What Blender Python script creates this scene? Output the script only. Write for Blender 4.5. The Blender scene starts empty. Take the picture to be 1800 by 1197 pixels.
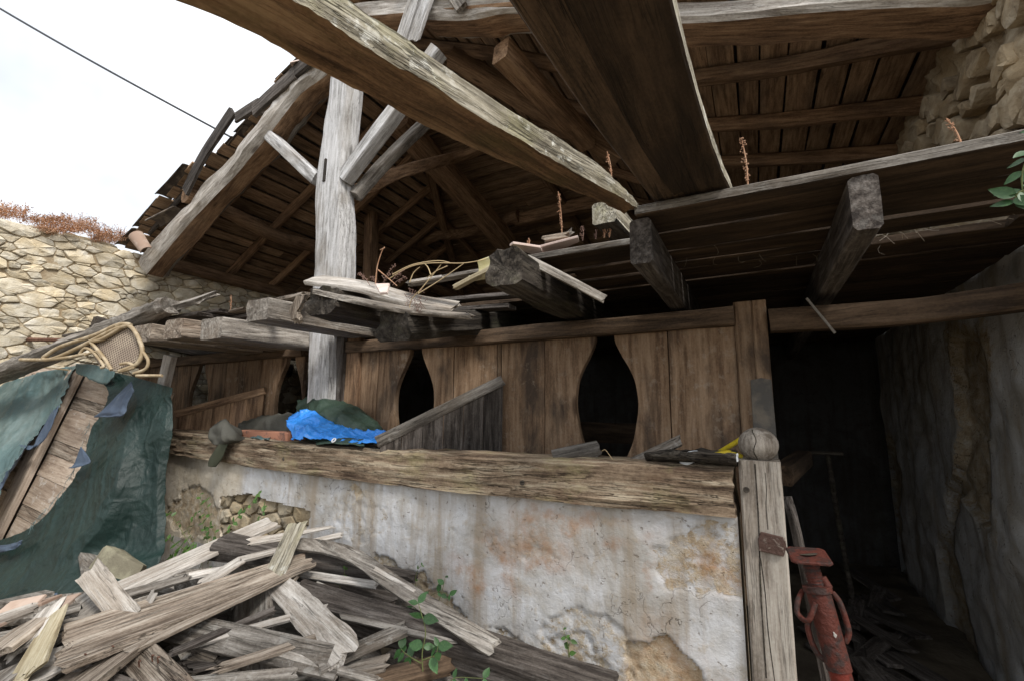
import bpy, bmesh, math, random
from mathutils import Vector, Matrix, noise
R = math.radians
rng = random.Random(7)
scn = bpy.context.scene
COL = scn.collection

# ------------------------------------------------------------------ camera
EYE = Vector((0, 0, 1.6)); FPX = 790.0; YAW, PITCH, ROLL = R(28.6), R(8.7), R(0.6)
FW = Vector((-math.sin(YAW)*math.cos(PITCH), math.cos(YAW)*math.cos(PITCH), math.sin(PITCH)))
_r0 = Vector((math.cos(YAW), math.sin(YAW), 0)); _u0 = _r0.cross(FW)
RT = _r0*math.cos(ROLL) + _u0*math.sin(ROLL); UP = -_r0*math.sin(ROLL) + _u0*math.cos(ROLL)
cam = bpy.data.cameras.new('camera'); cam.sensor_width = 36; cam.lens = FPX/1800*36; cam.clip_start = .05; cam.clip_end = 1000
cam_o = bpy.data.objects.new('camera', cam); COL.objects.link(cam_o)
cam_o.matrix_world = Matrix(((RT.x, UP.x, -FW.x, EYE.x), (RT.y, UP.y, -FW.y, EYE.y), (RT.z, UP.z, -FW.z, EYE.z), (0, 0, 0, 1)))
scn.camera = cam_o

# ------------------------------------------------------------------ sky, sun, exposure
SUN_EL, SUN_AZ = R(50), R(118)          # azimuth measured from +Y clockwise
w = bpy.data.worlds.new('World'); scn.world = w; w.use_nodes = True
wt = w.node_tree; wt.nodes.clear()
sky = wt.nodes.new('ShaderNodeTexSky'); sky.sky_type = 'NISHITA'; sky.sun_disc = False
sky.sun_elevation = SUN_EL; sky.sun_rotation = SUN_AZ; sky.air_density = 1.0; sky.dust_density = 3.0
tc = wt.nodes.new('ShaderNodeTexCoord'); cn = wt.nodes.new('ShaderNodeTexNoise'); cn.inputs['Scale'].default_value = 2.2
cn.inputs['Detail'].default_value = 5; cr = wt.nodes.new('ShaderNodeMapRange')
cr.inputs['From Min'].default_value = .3; cr.inputs['From Max'].default_value = .62
cr.inputs['To Min'].default_value = .4; cr.inputs['To Max'].default_value = 1.0
mx = wt.nodes.new('ShaderNodeMix'); mx.data_type = 'RGBA'
mx.inputs['B'].default_value = (8.6, 8.8, 9.1, 1)      # bright even cloud, in the sky's own units
bg = wt.nodes.new('ShaderNodeBackground'); bg.inputs['Strength'].default_value = .12
ow = wt.nodes.new('ShaderNodeOutputWorld')
wt.links.new(tc.outputs['Generated'], cn.inputs['Vector']); wt.links.new(cn.outputs['Fac'], cr.inputs['Value'])
wt.links.new(cr.outputs['Result'], mx.inputs['Factor']); wt.links.new(sky.outputs['Color'], mx.inputs['A'])
wt.links.new(mx.outputs['Result'], bg.inputs['Color']); wt.links.new(bg.outputs['Background'], ow.inputs['Surface'])
sl = bpy.data.lights.new('sun', 'SUN'); sl.energy = 2.4; sl.angle = R(14); sl.color = (1, .96, .9)
so = bpy.data.objects.new('sun', sl); COL.objects.link(so)
sd = Vector((math.sin(SUN_AZ)*math.cos(SUN_EL), math.cos(SUN_AZ)*math.cos(SUN_EL), math.sin(SUN_EL)))
so.rotation_euler = sd.to_track_quat('Z', 'Y').to_euler(); so.location = (0, -6, 12)
vs = scn.view_settings; vs.view_transform = 'Standard'; vs.look = 'None'; vs.gamma = 1; vs.exposure = 0.42
scn.cycles.use_denoising = True
scn.cycles.max_bounces = 6; scn.cycles.diffuse_bounces = 4

# ------------------------------------------------------------------ placing
def ray(x, y): return FW*FPX + RT*(x-900) - UP*(y-598.5)
def P(x, y, **k):
    """the point of the place seen at photo pixel x,y on a plane X=, Y= or Z="""
    d = ray(x, y); ax, v = next(iter(k.items())); i = 'XYZ'.index(ax)
    return EYE + d*((v-EYE[i])/d[i])
def PL(x, y, c, a=0, b=0):
    """the same on the sloping plane z = c + a x + b y"""
    d = ray(x, y); t = (c + a*EYE.x + b*EYE.y - EYE.z)/(d.z - a*d.x - b*d.y)
    return EYE + d*t
def nz(x, y=0, z=0): return noise.noise(Vector((x, y, z)))
def fbm(x, y=0, z=0, o=4): return noise.fractal(Vector((x, y, z)), 1.0, 2.0, o)

# ------------------------------------------------------------------ objects
WM = {}
def put(o, parent, M):
    COL.objects.link(o)
    if parent is None: o.matrix_world = M
    else:
        o.parent = parent; o.matrix_basis = WM[parent.name].inverted() @ M
    WM[o.name] = M.copy(); return o
def mesh_obj(name, verts, faces, mats, parent=None, M=None, smooth=None, fm=None):
    me = bpy.data.meshes.new(name); me.from_pydata([tuple(v) for v in verts], [], faces)
    if not isinstance(mats, (list, tuple)): mats = [mats]
    for m in mats: me.materials.append(m)
    if fm: me.polygons.foreach_set('material_index', fm)
    if smooth is not None:
        me.polygons.foreach_set('use_smooth', [True]*len(me.polygons)); me.set_sharp_from_angle(angle=R(smooth))
    me.validate(); me.update()
    return put(bpy.data.objects.new(name, me), parent, M or Matrix.Identity(4))
def tag(o, label=None, cat=None, group=None, kind=None):
    if label: o['label'] = label
    if cat: o['category'] = cat
    if group: o['group'] = group
    if kind: o['kind'] = kind
    return o
def thing(name, label, cat, loc=(0, 0, 0), group=None):
    o = bpy.data.objects.new(name, None); o.empty_display_size = .1
    put(o, None, Matrix.Translation(Vector(loc))); return tag(o, label, cat, group)
def frame(o, x, up=(0, 0, 1)):
    x = Vector(x).normalized(); z = Vector(up); z = z - x*z.dot(x)
    if z.length < 1e-4: z = Vector((0, 1, 0)) - x*x.y
    z.normalize(); y = z.cross(x)
    return Matrix(((x.x, y.x, z.x, o[0]), (x.y, y.y, z.y, o[1]), (x.z, y.z, z.z, o[2]), (0, 0, 0, 1)))
def smooth_path(pts, n):
    pts = [Vector(p) for p in pts]
    if len(pts) == 2: return [pts[0].lerp(pts[1], i/(n-1)) for i in range(n)]
    out = []; m = len(pts)-1
    for i in range(n):
        t = i/(n-1)*m; k = min(int(t), m-1); u = t-k
        p0 = pts[max(k-1, 0)]; p1 = pts[k]; p2 = pts[k+1]; p3 = pts[min(k+2, m)]
        out.append(.5*((2*p1) + (p2-p0)*u + (2*p0-5*p1+4*p2-p3)*u*u + (3*p1-p0-3*p2+p3)*u*u*u))
    return out
_seed = [0]
def timber(name, path, wd, ht, mat, parent=None, up=(0, 0, 1), n=None, rough=.05, ragged=0., ch=.1, taper=(1, 1), round_=False,
           bottom=None, side=None, wob=0., tw=0., freq=2.0, fine=False):
    """a piece of wood, grain along its local x; path is its centre line"""
    path = [Vector(p) for p in path]; L = (path[-1]-path[0]).length
    _seed[0] += 1; s = _seed[0]*3.71
    M = frame(path[0], path[-1]-path[0], up); Mi = M.inverted()
    n = n or max(3, min(40, int(L/.12)+2))
    ctr = [Mi @ p for p in smooth_path(path, n)]
    if round_:
        k = 14; sec = [(.5*math.cos(2*math.pi*i/k), .5*math.sin(2*math.pi*i/k)) for i in range(k)]
    else:
        c = ch*min(wd, ht); a, b = .5-c/wd, .5-c/ht; my = max(1, min(7, int(wd/.022))) if fine else 1; mz = max(1, min(7, int(ht/.022))) if fine else 1
        ey = [-a+2*a*i/(my+1) for i in range(my+2)]; ez = [-b+2*b*i/(mz+1) for i in range(mz+2)]
        sec = [(q, -.5) for q in ey]+[(.5, q) for q in ez]+[(q, .5) for q in ey[::-1]]+[(-.5, q) for q in ez[::-1]]
    k = len(sec); V = []; F = []; fm = []
    for i, cp in enumerate(ctr):
        t = i/(n-1); sc = taper[0]*(1-t)+taper[1]*t
        oy = wob*nz(t*L*.9, s, 1.3); oz = wob*nz(t*L*.9, s, 7.7); an = tw*(t-.5)
        for j, (y, z) in enumerate(sec):
            f = 1+rough*2*nz(t*L*freq, y*2+s, z*2+5) + rough*nz(t*L*freq*4, y*5+s, z*5)
            yy, zz = y*wd*sc*f, z*ht*sc*(1+(f-1)*(1 if round_ else .8))
            if an: yy, zz = yy*math.cos(an)-zz*math.sin(an), yy*math.sin(an)+zz*math.cos(an)
            x = cp.x
            if ragged and i in (0, n-1):
                x += ragged*(nz(y*3.5+s, z*2, i*3.1)*1.2+.35*nz(y*wd*60+s, z*2, i))*(-1 if i == 0 else 1)
            V.append((x, cp.y+oy+yy, cp.z+oz+zz))
    for i in range(n-1):
        for j in range(k):
            j2 = (j+1) % k; F.append((i*k+j, i*k+j2, (i+1)*k+j2, (i+1)*k+j))
            ym, zm = (sec[j][0]+sec[j2][0])/2, (sec[j][1]+sec[j2][1])/2
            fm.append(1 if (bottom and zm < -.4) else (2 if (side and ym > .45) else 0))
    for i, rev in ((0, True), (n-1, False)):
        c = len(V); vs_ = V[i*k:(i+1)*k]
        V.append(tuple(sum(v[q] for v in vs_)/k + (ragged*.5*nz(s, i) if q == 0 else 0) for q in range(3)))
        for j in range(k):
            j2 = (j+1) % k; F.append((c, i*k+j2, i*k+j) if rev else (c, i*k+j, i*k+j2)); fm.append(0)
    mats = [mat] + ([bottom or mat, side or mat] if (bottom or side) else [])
    return mesh_obj(name, V, F, mats, parent, M, smooth=38, fm=fm if len(mats) > 1 else None)
def slab(name, pts, th, mat, parent, M, smooth=30, bev=.003):
    """flat outline (local x,y) with thickness along local z"""
    n = len(pts); ar = sum(pts[i-1][0]*pts[i][1]-pts[i][0]*pts[i-1][1] for i in range(n)); sg = 1 if ar > 0 else -1; b = min(bev, th*.4); ins = []
    for i in range(n):
        ax, ay = pts[i][0]-pts[i-1][0], pts[i][1]-pts[i-1][1]; bx, by = pts[(i+1) % n][0]-pts[i][0], pts[(i+1) % n][1]-pts[i][1]
        la, lb = math.hypot(ax, ay) or 1, math.hypot(bx, by) or 1; mx_, my_ = -(ay/la+by/lb)*sg, (ax/la+bx/lb)*sg; lm = math.hypot(mx_, my_) or 1
        ins.append((pts[i][0]+mx_/lm*b, pts[i][1]+my_/lm*b))
    V = [(x, y, th/2) for x, y in ins] + [(x, y, th/2-b) for x, y in pts] + [(x, y, -th/2) for x, y in pts]
    F = [tuple(range(n)), tuple(range(3*n-1, 2*n-1, -1))] + [(i+k*n, i+k*n+n, (i+1) % n+k*n+n, (i+1) % n+k*n) for i in range(n) for k in (0, 1)]
    return mesh_obj(name, V, F, mat, parent, M, smooth=smooth)
def box(name, lo, hi, mat, parent=None):
    lo, hi = Vector(lo), Vector(hi); c = (lo+hi)/2; h = (hi-lo)/2
    V = [(sx*h.x, sy*h.y, sz*h.z) for sx in (-1, 1) for sy in (-1, 1) for sz in (-1, 1)]
    F = [(0, 1, 3, 2), (4, 6, 7, 5), (0, 4, 5, 1), (2, 3, 7, 6), (0, 2, 6, 4), (1, 5, 7, 3)]
    return mesh_obj(name, V, F, mat, parent, Matrix.Translation(c))
def tube_geo(pts, r, sides=8, steps=None, closed=False, taper=1.0):
    pts = [Vector(p) for p in pts]
    if closed: pts = pts + [pts[0]]
    n = steps or max(len(pts)*4, 6)
    ps = smooth_path(pts, n) if len(pts) > 2 else pts; n = len(ps)
    V, F = [], []; nrm = None
    for i, p in enumerate(ps):
        t = (ps[min(i+1, n-1)]-ps[max(i-1, 0)]).normalized()
        if nrm is None: nrm = t.orthogonal().normalized()
        nrm = (nrm - t*nrm.dot(t)).normalized(); b = t.cross(nrm); rr = r*(1+(taper-1)*i/(n-1))
        for j in range(sides):
            a = 2*math.pi*j/sides; V.append(p + nrm*rr*math.cos(a) + b*rr*math.sin(a))
    for i in range(n-1):
        for j in range(sides):
            j2 = (j+1) % sides; F.append((i*sides+j, i*sides+j2, (i+1)*sides+j2, (i+1)*sides+j))
    F.append(tuple(range(sides-1, -1, -1))); F.append(tuple(range((n-1)*sides, n*sides)))
    return V, F
def tube(name, pts, r, mat, parent=None, **k):
    o = Vector(pts[0]); V, F = tube_geo([Vector(p)-o for p in pts], r, **k)
    return mesh_obj(name, V, F, mat, parent, Matrix.Translation(o), smooth=50)
class Geo:
    def __init__(s): s.V = []; s.F = []
    def add(s, VF):
        b = len(s.V); s.V += [Vector(v) for v in VF[0]]; s.F += [tuple(i+b for i in f) for f in VF[1]]
    def build(s, name, mat, parent=None, smooth=50, origin=None):
        o = Vector(origin) if origin is not None else (sum(s.V, Vector())/len(s.V))
        return mesh_obj(name, [v-o for v in s.V], s.F, mat, parent, Matrix.Translation(o), smooth=smooth)
def sheet(name, rows, mat, parent=None, nu=40, nv=30, disp=None, th=.003, back=None):
    """cloth: a smooth surface through rows of points, pushed by disp(u,v)->(vector)"""
    grid = [smooth_path(r, nu) for r in rows]
    cols = [smooth_path([g[i] for g in grid], nv) for i in range(nu)]
    V = []
    for i in range(nu):
        for j in range(nv):
            p = cols[i][j].copy()
            if disp: p += disp(i/(nu-1), j/(nv-1), p)
            V.append(p)
    F = [(i*nv+j, i*nv+j+1, (i+1)*nv+j+1, (i+1)*nv+j) for i in range(nu-1) for j in range(nv-1)]
    o = sum(V, Vector())/len(V)
    ob = mesh_obj(name, [v-o for v in V], F, [mat, back or mat], parent, Matrix.Translation(o), smooth=180)
    m = ob.modifiers.new('thickness', 'SOLIDIFY'); m.thickness = th; m.offset = 0; m.material_offset = 1 if back else 0; m.material_offset_rim = 0
    return ob

# ------------------------------------------------------------------ materials
class Mat:
    def __init__(s, name):
        s.m = bpy.data.materials.new(name); s.m.use_nodes = True; s.t = s.m.node_tree
        s.b = s.t.nodes['Principled BSDF']; s.b.inputs['Specular IOR Level'].default_value = .25
    def n(s, typ, out=0, props=None, **inp):
        nd = s.t.nodes.new('ShaderNode'+typ)
        for k, v in (props or {}).items(): setattr(nd, k, v)
        for k, v in inp.items():
            k = int(k[1:]) if k[0] == '_' and k[1:].isdigit() else k.replace('_', ' ')
            if hasattr(v, 'is_output'): s.t.links.new(v, nd.inputs[k])
            else: nd.inputs[k].default_value = v
        return nd.outputs[out]
    def set(s, **k):
        for a, v in k.items():
            i = s.b.inputs[a.replace('_', ' ')]
            if hasattr(v, 'is_output'): s.t.links.new(v, i)
            else: i.default_value = v
    def mul(s, v, sc): return s.n('VectorMath', props={'operation': 'MULTIPLY'}, _0=v, _1=sc)
    def add(s, v, sc): return s.n('VectorMath', props={'operation': 'ADD'}, _0=v, _1=sc)
    def math(s, op, a, b=0., cl=False): return s.n('Math', props={'operation': op, 'use_clamp': cl}, _0=a, _1=b)
    def noise(s, v, sc, det=4, ro=.55, di=0.): return s.n('TexNoise', Vector=v, Scale=sc, Detail=det, Roughness=ro, Distortion=di)
    def ramp(s, f, stops):
        nd = s.t.nodes.new('ShaderNodeValToRGB'); e = nd.color_ramp.elements
        while len(e) < len(stops): e.new(.5)
        for q, (p, c) in zip(e, stops):
            q.position = p; q.color = (c, c, c, 1) if isinstance(c, (int, float)) else (*c, 1)
        s.t.links.new(f, nd.inputs[0]); return nd.outputs[0]
    def rng(s, f, a, b, c=0., d=1.): return s.n('MapRange', Value=f, From_Min=a, From_Max=b, To_Min=c, To_Max=d)
    def mix(s, f, a, b, mode='MIX'):
        nd = s.t.nodes.new('ShaderNodeMix'); nd.data_type = 'RGBA'; nd.blend_type = mode
        for k, v in (('Factor', f), ('A', a), ('B', b)):
            if hasattr(v, 'is_output'): s.t.links.new(v, nd.inputs[k])
            else: nd.inputs[k].default_value = v if isinstance(v, (int, float)) else (*v, 1)
        return nd.outputs['Result']
    def bump(s, h, st, di=.01, nrm=None):
        k = dict(Height=h, Strength=st, Distance=di)
        if nrm is not None: k['Normal'] = nrm
        return s.n('Bump', **k)
    def coord(s, rand=True):
        v = s.n('TexCoord', out=3)
        if not rand: return v
        s.r = s.n('ObjectInfo', out=5)
        o = s.n('CombineXYZ', X=s.math('MULTIPLY', s.r, 37.3), Y=s.math('MULTIPLY', s.r, 91.7), Z=s.math('MULTIPLY', s.r, 53.1))
        return s.add(v, o)
def wood(name, dark, mid, light, crack=.6, bump=.5, fib=1., blot=None, blot_amt=.35, spot=None, spot_amt=.3, var=.35, moss=None, moss_amt=.0):
    m = Mat(name); v = m.coord()
    wv = m.noise(m.mul(v, (1.2, 4, 4)), 1.0, 2)                         # wander of the grain
    v2 = m.add(v, m.n('CombineXYZ', X=0., Y=m.math('MULTIPLY', wv, .05), Z=m.math('MULTIPLY', wv, .05)))
    fibre = m.noise(m.mul(v2, (4*fib, 48*fib, 48*fib)), 1., 5, .6)
    tone = m.noise(m.mul(v2, (.9, 7, 7)), 1., 4, .6, .6)
    f = m.math('ADD', m.math('ADD', m.math('MULTIPLY', fibre, .62), m.math('MULTIPLY', tone, .42)), m.math('MULTIPLY', m.math('SUBTRACT', m.noise(m.mul(v, (1, 1.6, 1.6)), 70, 3, .7), .5), .22))
    col = m.ramp(f, [(.40, dark), (.52, mid), (.65, light)])
    if blot:
        b = m.noise(m.mul(v, (1.1, 2.6, 2.6)), 1.6, 5, .6, .4)
        col = m.mix(m.rng(b, .5, .66, 0, blot_amt), col, blot)
    if spot:
        b = m.noise(v, 17, 4, .7); b2 = m.noise(v, 2.5, 3)
        k = m.math('MULTIPLY', m.rng(b, .55, .62), m.rng(b2, .4, .62)); col = m.mix(m.math('MULTIPLY', k, spot_amt), col, spot)
    if moss:
        b = m.noise(m.mul(v, (1, 1.5, 1.5)), 4, 5, .7); col = m.mix(m.rng(b, .52, .68, 0, moss_amt), col, moss)
    cn1 = m.noise(m.mul(v2, (.8, 24, 24)), 1.3, 3, .5, .3)
    cr1 = m.rng(m.math('ABSOLUTE', m.math('SUBTRACT', cn1, .5)), .0, .014, 1, 0)
    cn2 = m.noise(m.mul(v2, (1.6, 62, 62)), 1.3, 3, .5, .3)
    cr2 = m.rng(m.math('ABSOLUTE', m.math('SUBTRACT', cn2, .47)), .0, .03, .75, 0)
    brk = m.rng(m.noise(m.mul(v, (1.5, 5, 5)), 1.0, 3), .44, .62); brk2 = m.rng(m.noise(m.mul(v, (2.5, 7, 7)), 1.3, 3), .42, .6)
    ck = m.math('MULTIPLY', m.math('MAXIMUM', m.math('MULTIPLY', cr1, brk), m.math('MULTIPLY', cr2, brk2)), crack)
    grm = m.rng(m.noise(m.mul(v, (2, 5, 5)), 3.0, 6, .75), .52, .72, 0, .45); col = m.mix(grm, col, tuple(c*.75 for c in dark))
    kn = m.n('TexVoronoi', props={'feature': 'F1'}, Vector=m.mul(v2, (1.3, 4.5, 4.5)), Scale=1.0); col = m.mix(m.rng(kn, .05, .11, .8, 0), col, tuple(c*.6 for c in dark))
    col = m.mix(ck, col, tuple(c*.18 for c in dark))
    vr = m.rng(m.r, 0, 1, 1-var, 1+var*.55)
    col = m.mix(1., col, m.n('CombineColor', Red=vr, Green=vr, Blue=vr), 'MULTIPLY')
    h = m.math('SUBTRACT', m.math('ADD', m.math('MULTIPLY', fibre, .6), m.math('MULTIPLY', tone, .5)), m.math('MULTIPLY', ck, .9))
    m.set(Base_Color=col, Roughness=.85, Normal=m.bump(h, min(1., bump*1.25), .016)); return m.m
W_SILVER = wood('silvered_oak', (.30, .29, .28), (.57, .565, .56), (.74, .74, .75), .7, .5, .8, blot=(.26, .22, .17), blot_amt=.5, var=.12)
W_GREY = wood('weathered_grey_wood', (.11, .095, .08), (.25, .225, .195), (.42, .39, .35), .7, .6, blot=(.16, .12, .085), blot_amt=.5, spot=(.55, .54, .5), spot_amt=.35)
W_PALE = wood('bleached_wood', (.25, .22, .19), (.46, .425, .38), (.65, .62, .58), .4, .6, blot=(.3, .24, .18), blot_amt=.5, var=.2)
W_TAN = wood('tan_rotting_wood', (.13, .10, .075), (.29, .24, .19), (.45, .395, .33), .8, .8, blot=(.2, .14, .1), blot_amt=.5, var=.2)
W_DARK = wood('dark_damp_wood', (.035, .028, .024), (.085, .072, .062), (.17, .15, .135), .6, .6, spot=(.3, .29, .27), spot_amt=.2)
W_BLACK = wood('blackened_end_grain', (.025, .02, .016), (.06, .05, .04), (.12, .105, .085), .8, 1.0, .7, moss=(.07, .075, .03), moss_amt=.35)
W_ROOF = wood('brown_roof_timber', (.13, .078, .046), (.285, .177, .105), (.42, .28, .172), .5, .45, blot=(.09, .06, .045), blot_amt=.5)
W_BOARD = wood('roof_board', (.2, .128, .079), (.39, .262, .165), (.54, .385, .255), .35, .35, blot=(.10, .075, .06), blot_amt=.6, var=.4)
W_STALL = wood('worn_stall_board', (.12, .072, .042), (.235, .152, .092), (.325, .225, .145), .25, .35, .8, blot=(.045, .034, .027), blot_amt=.85, spot=(.36, .30, .235), spot_amt=.45, var=.42)
W_SILL = wood('rotting_sill_oak', (.09, .06, .04), (.25, .185, .125), (.44, .37, .27), 1.0, 1.3, .6, blot=(.13, .075, .045), blot_amt=.6, moss=(.33, .31, .14), moss_amt=.35, var=.05)
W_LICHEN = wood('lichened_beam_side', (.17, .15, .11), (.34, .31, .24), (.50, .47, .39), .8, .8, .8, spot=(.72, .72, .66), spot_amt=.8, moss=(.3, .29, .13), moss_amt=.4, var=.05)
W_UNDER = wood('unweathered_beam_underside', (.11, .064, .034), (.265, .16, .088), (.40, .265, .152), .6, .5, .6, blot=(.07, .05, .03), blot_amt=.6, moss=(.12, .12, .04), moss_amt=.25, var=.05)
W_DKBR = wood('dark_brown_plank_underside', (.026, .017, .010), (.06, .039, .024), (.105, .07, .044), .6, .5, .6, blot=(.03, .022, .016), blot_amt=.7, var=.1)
W_LINT = wood('dim_brown_beam', (.045, .03, .019), (.105, .069, .043), (.17, .115, .074), .6, .5, .7, blot=(.035, .026, .02), blot_amt=.6, var=.12)
W_POSTG = wood('grey_post_oak', (.15, .125, .10), (.30, .265, .225), (.42, .385, .335), .7, .4, .9, blot=(.2, .16, .12), blot_amt=.5, var=.05)
W_YELLOW = wood('yellowed_board', (.24, .195, .12), (.38, .325, .215), (.49, .44, .32), .4, .3, blot=(.3, .265, .185), blot_amt=.5, var=.1)
W_DOOR = wood('old_door_pine', (.24, .18, .135), (.40, .32, .25), (.53, .445, .36), .35, .35, blot=(.2, .145, .105), blot_amt=.55, spot=(.66, .64, .6), spot_amt=.5, var=.12)

def plain(name, col, rough=.8, spec=.25, var=0., nscale=30, bump=.15, col2=None, metal=0., vscale=4., cov=(.45, .65), sheen=0):
    m = Mat(name); v = m.coord(); c = None
    n1 = m.noise(v, nscale, 4, .6); n2 = m.noise(v, vscale, 4, .6, .3)
    c = m.mix(m.rng(n2, cov[0], cov[1]), col, col2) if col2 else m.mix(m.rng(n2, .3, .7), tuple(x*.8 for x in col), tuple(min(x*1.15, 1) for x in col))
    if var:
        vr = m.rng(m.r, 0, 1, 1-var, 1+var); c = m.mix(1., c, m.n('CombineColor', Red=vr, Green=vr, Blue=vr), 'MULTIPLY')
    m.set(Base_Color=c, Roughness=rough, Specular_IOR_Level=spec, Metallic=metal, Normal=m.bump(n1, bump, .01)); return m.m
def stone_mat(name, a, b, c, var=.25):
    m = Mat(name); v = m.coord(); n1 = m.noise(v, 9, 6, .65, .3); n2 = m.noise(v, 60, 4, .6); n3 = m.noise(v, 3, 3)
    col = m.ramp(n1, [(.3, a), (.5, b), (.7, c)])
    col = m.mix(m.rng(n3, .45, .62, 0, .45), col, (b[0]*1.0, b[1]*.86, b[2]*.62))
    vr = m.rng(m.r, 0, 1, 1-var, 1+var*.5); col = m.mix(1., col, m.n('CombineColor', Red=vr, Green=vr, Blue=vr), 'MULTIPLY')
    h = m.math('ADD', n1, m.math('MULTIPLY', n2, .35)); m.set(Base_Color=col, Roughness=.92, Normal=m.bump(h, .8, .025)); return m.m
S_OCHRE = stone_mat('ochre_limestone', (.44, .37, .26), (.66, .60, .475), (.80, .755, .66), .3)
S_GREY = stone_mat('dull_rubble_stone', (.20, .16, .11), (.34, .285, .2), (.46, .41, .32))
EARTH = plain('earth_mortar', (.33, .255, .165), .95, .1, 0, 45, .8, (.50, .42, .30), 0, 5)
RUBBLE = stone_mat('earthy_rubble_face', (.22, .165, .105), (.40, .325, .225), (.56, .49, .37), .12)
SOIL = plain('yard_soil', (.15, .125, .09), .95, .1, 0, 25, .8, (.23, .195, .145), 0, 1.5)
DIRTF = plain('stable_dirt', (.085, .07, .052), .95, .1, 0, 25, .8, (.15, .125, .09), 0, 3)
TILE = plain('pale_clay_tile', (.33, .235, .18), .85, .2, .15, 60, .2, (.42, .33, .27), 0, 6)
TILE_DK = plain('lichened_roof_tile', (.10, .085, .075), .9, .2, .25, 40, .4, (.24, .2, .16), 0, 9)
TILE_PINK = plain('fresh_broken_tile', (.62, .49, .43), .85, .2, .04, 60, .2, (.7, .6, .55), 0, 8)
TILE_YEL = plain('yellow_lichen_tile', (.42, .38, .2), .9, .15, 0, 50, .3, (.55, .52, .36), 0, 8)
BRICK = plain('old_terracotta_block', (.42, .2, .13), .9, .2, 0, 50, .4, (.17, .1, .08), 0, 14, (.56, .66))
RUST = plain('rusty_iron', (.13, .065, .045), .8, .3, 0, 60, .5, (.25, .14, .1), .3, 18)
RUSTW = plain('rusty_iron_with_paint_specks', (.085, .05, .04), .8, .3, 0, 60, .6, (.30, .26, .22), .2, 26, (.57, .7))
MOSSY = plain('mossy_stone', (.16, .145, .105), .95, .1, 0, 40, .8, (.27, .255, .18), 0, 9)
REDP = plain('chipped_red_paint', (.12, .016, .008), .6, .3, 0, 60, .5, (.045, .018, .014), 0, 22, (.46, .6))
REDD = plain('dull_red_primer', (.075, .018, .011), .7, .3, 0, 70, .7, (.032, .017, .014), 0, 26, (.46, .58))
CABLE = plain('black_cable_sheath', (.02, .022, .026), .6, .4)
RATTAN = plain('rattan_pole', (.30, .225, .13), .5, .4, 0, 50, .2, (.47, .39, .27), 0, 12)
YELLOW = plain('yellow_plastic_hose', (.55, .42, .02), .45, .4, 0, 20, .05)
CLEAR = plain('milky_plastic', (.55, .57, .58), .35, .5, 0, 20, .05)
GREEN = plain('green_leaf', (.045, .105, .02), .5, .4, .35, 40, .1, (.085, .155, .032), 0, 9)
GREEN_D = plain('blue_green_leaf', (.026, .075, .02), .45, .4, .3, 40, .1, (.045, .105, .03), 0, 9)
VINE = plain('green_vine_stem', (.12, .14, .05), .7, .3)
DRY = plain('dry_brown_stem', (.36, .2, .12), .9, .2, .2, 40, .2, (.46, .29, .19), 0, 20)
DRYP = plain('dry_purple_brown_seedhead', (.2, .125, .10), .9, .2, .2, 40, .2)
STRAW = plain('straw_stem', (.52, .4, .23), .8, .3, .1, 40, .1)
RED_DRY = plain('rust_red_dry_herb', (.42, .2, .1), .9, .1, .25, 40, .1, (.52, .32, .2), 0, 6)
HAY = plain('grey_hay', (.42, .37, .3), .9, .1, .2)
def tarp_mat(name, a, b, rough=.42, fade=None, sc=3., wr=.5, spec=.5):
    m = Mat(name); v = m.coord(); n2 = m.noise(v, sc, 4, .6, .3)
    col = m.mix(m.rng(n2, .35, .65), a, b)
    wv = m.n('TexWave', props={'wave_type': 'BANDS', 'bands_direction': 'DIAGONAL'}, Vector=v, Scale=160., Distortion=.4)
    cr = m.n('TexVoronoi', props={'feature': 'DISTANCE_TO_EDGE'}, Vector=m.add(v, m.n('VectorMath', props={'operation': 'SCALE'}, _0=m.n('TexNoise', out=1, Vector=v, Scale=7., Detail=3.), Scale=.12)), Scale=9.)
    cr2 = m.n('TexVoronoi', props={'feature': 'F1'}, Vector=m.add(v, m.n('VectorMath', props={'operation': 'SCALE'}, _0=m.n('TexNoise', out=1, Vector=v, Scale=12., Detail=3.), Scale=.1)), Scale=16.)
    h = m.math('ADD', m.math('ADD', m.math('MULTIPLY', cr, .55), m.math('MULTIPLY', cr2, .25)), m.math('ADD', m.math('MULTIPLY', wv, .012), m.math('MULTIPLY', m.noise(m.mul(v, (1.4, 1.4, .5)), 7, 5, .6, 1.2), 1.1)))
    if fade: col = m.mix(m.rng(m.noise(v, sc*1.7, 5, .65), .45, .62, 0, .8), col, fade)
    m.set(Base_Color=col, Roughness=rough, Specular_IOR_Level=spec, Normal=m.bump(h, wr, .03)); return m.m
T_GREEN = tarp_mat('dark_green_tarpaulin', (.0075, .020, .017), (.0125, .031, .027), .5, None, 3., .5, .35)
T_TEAL = tarp_mat('faded_teal_tarpaulin', (.05, .092, .097), (.085, .14, .14), .6, (.15, .2, .195), 2., .3)
T_BLUEG = tarp_mat('blue_tarpaulin_lining', (.042, .062, .10), (.065, .095, .14), .65, None, 4, .3)
T_BLUE = tarp_mat('bright_blue_tarpaulin', (.025, .20, .66), (.04, .28, .80), .36, None, 3, .2)
T_OLIVE = tarp_mat('dark_green_ground_sheet', (.022, .045, .03), (.035, .062, .042), .5, None, 4, .3)
C_GREY = tarp_mat('grey_olive_canvas', (.07, .068, .055), (.10, .098, .085), .8, None, 4, .25, .2)
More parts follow.
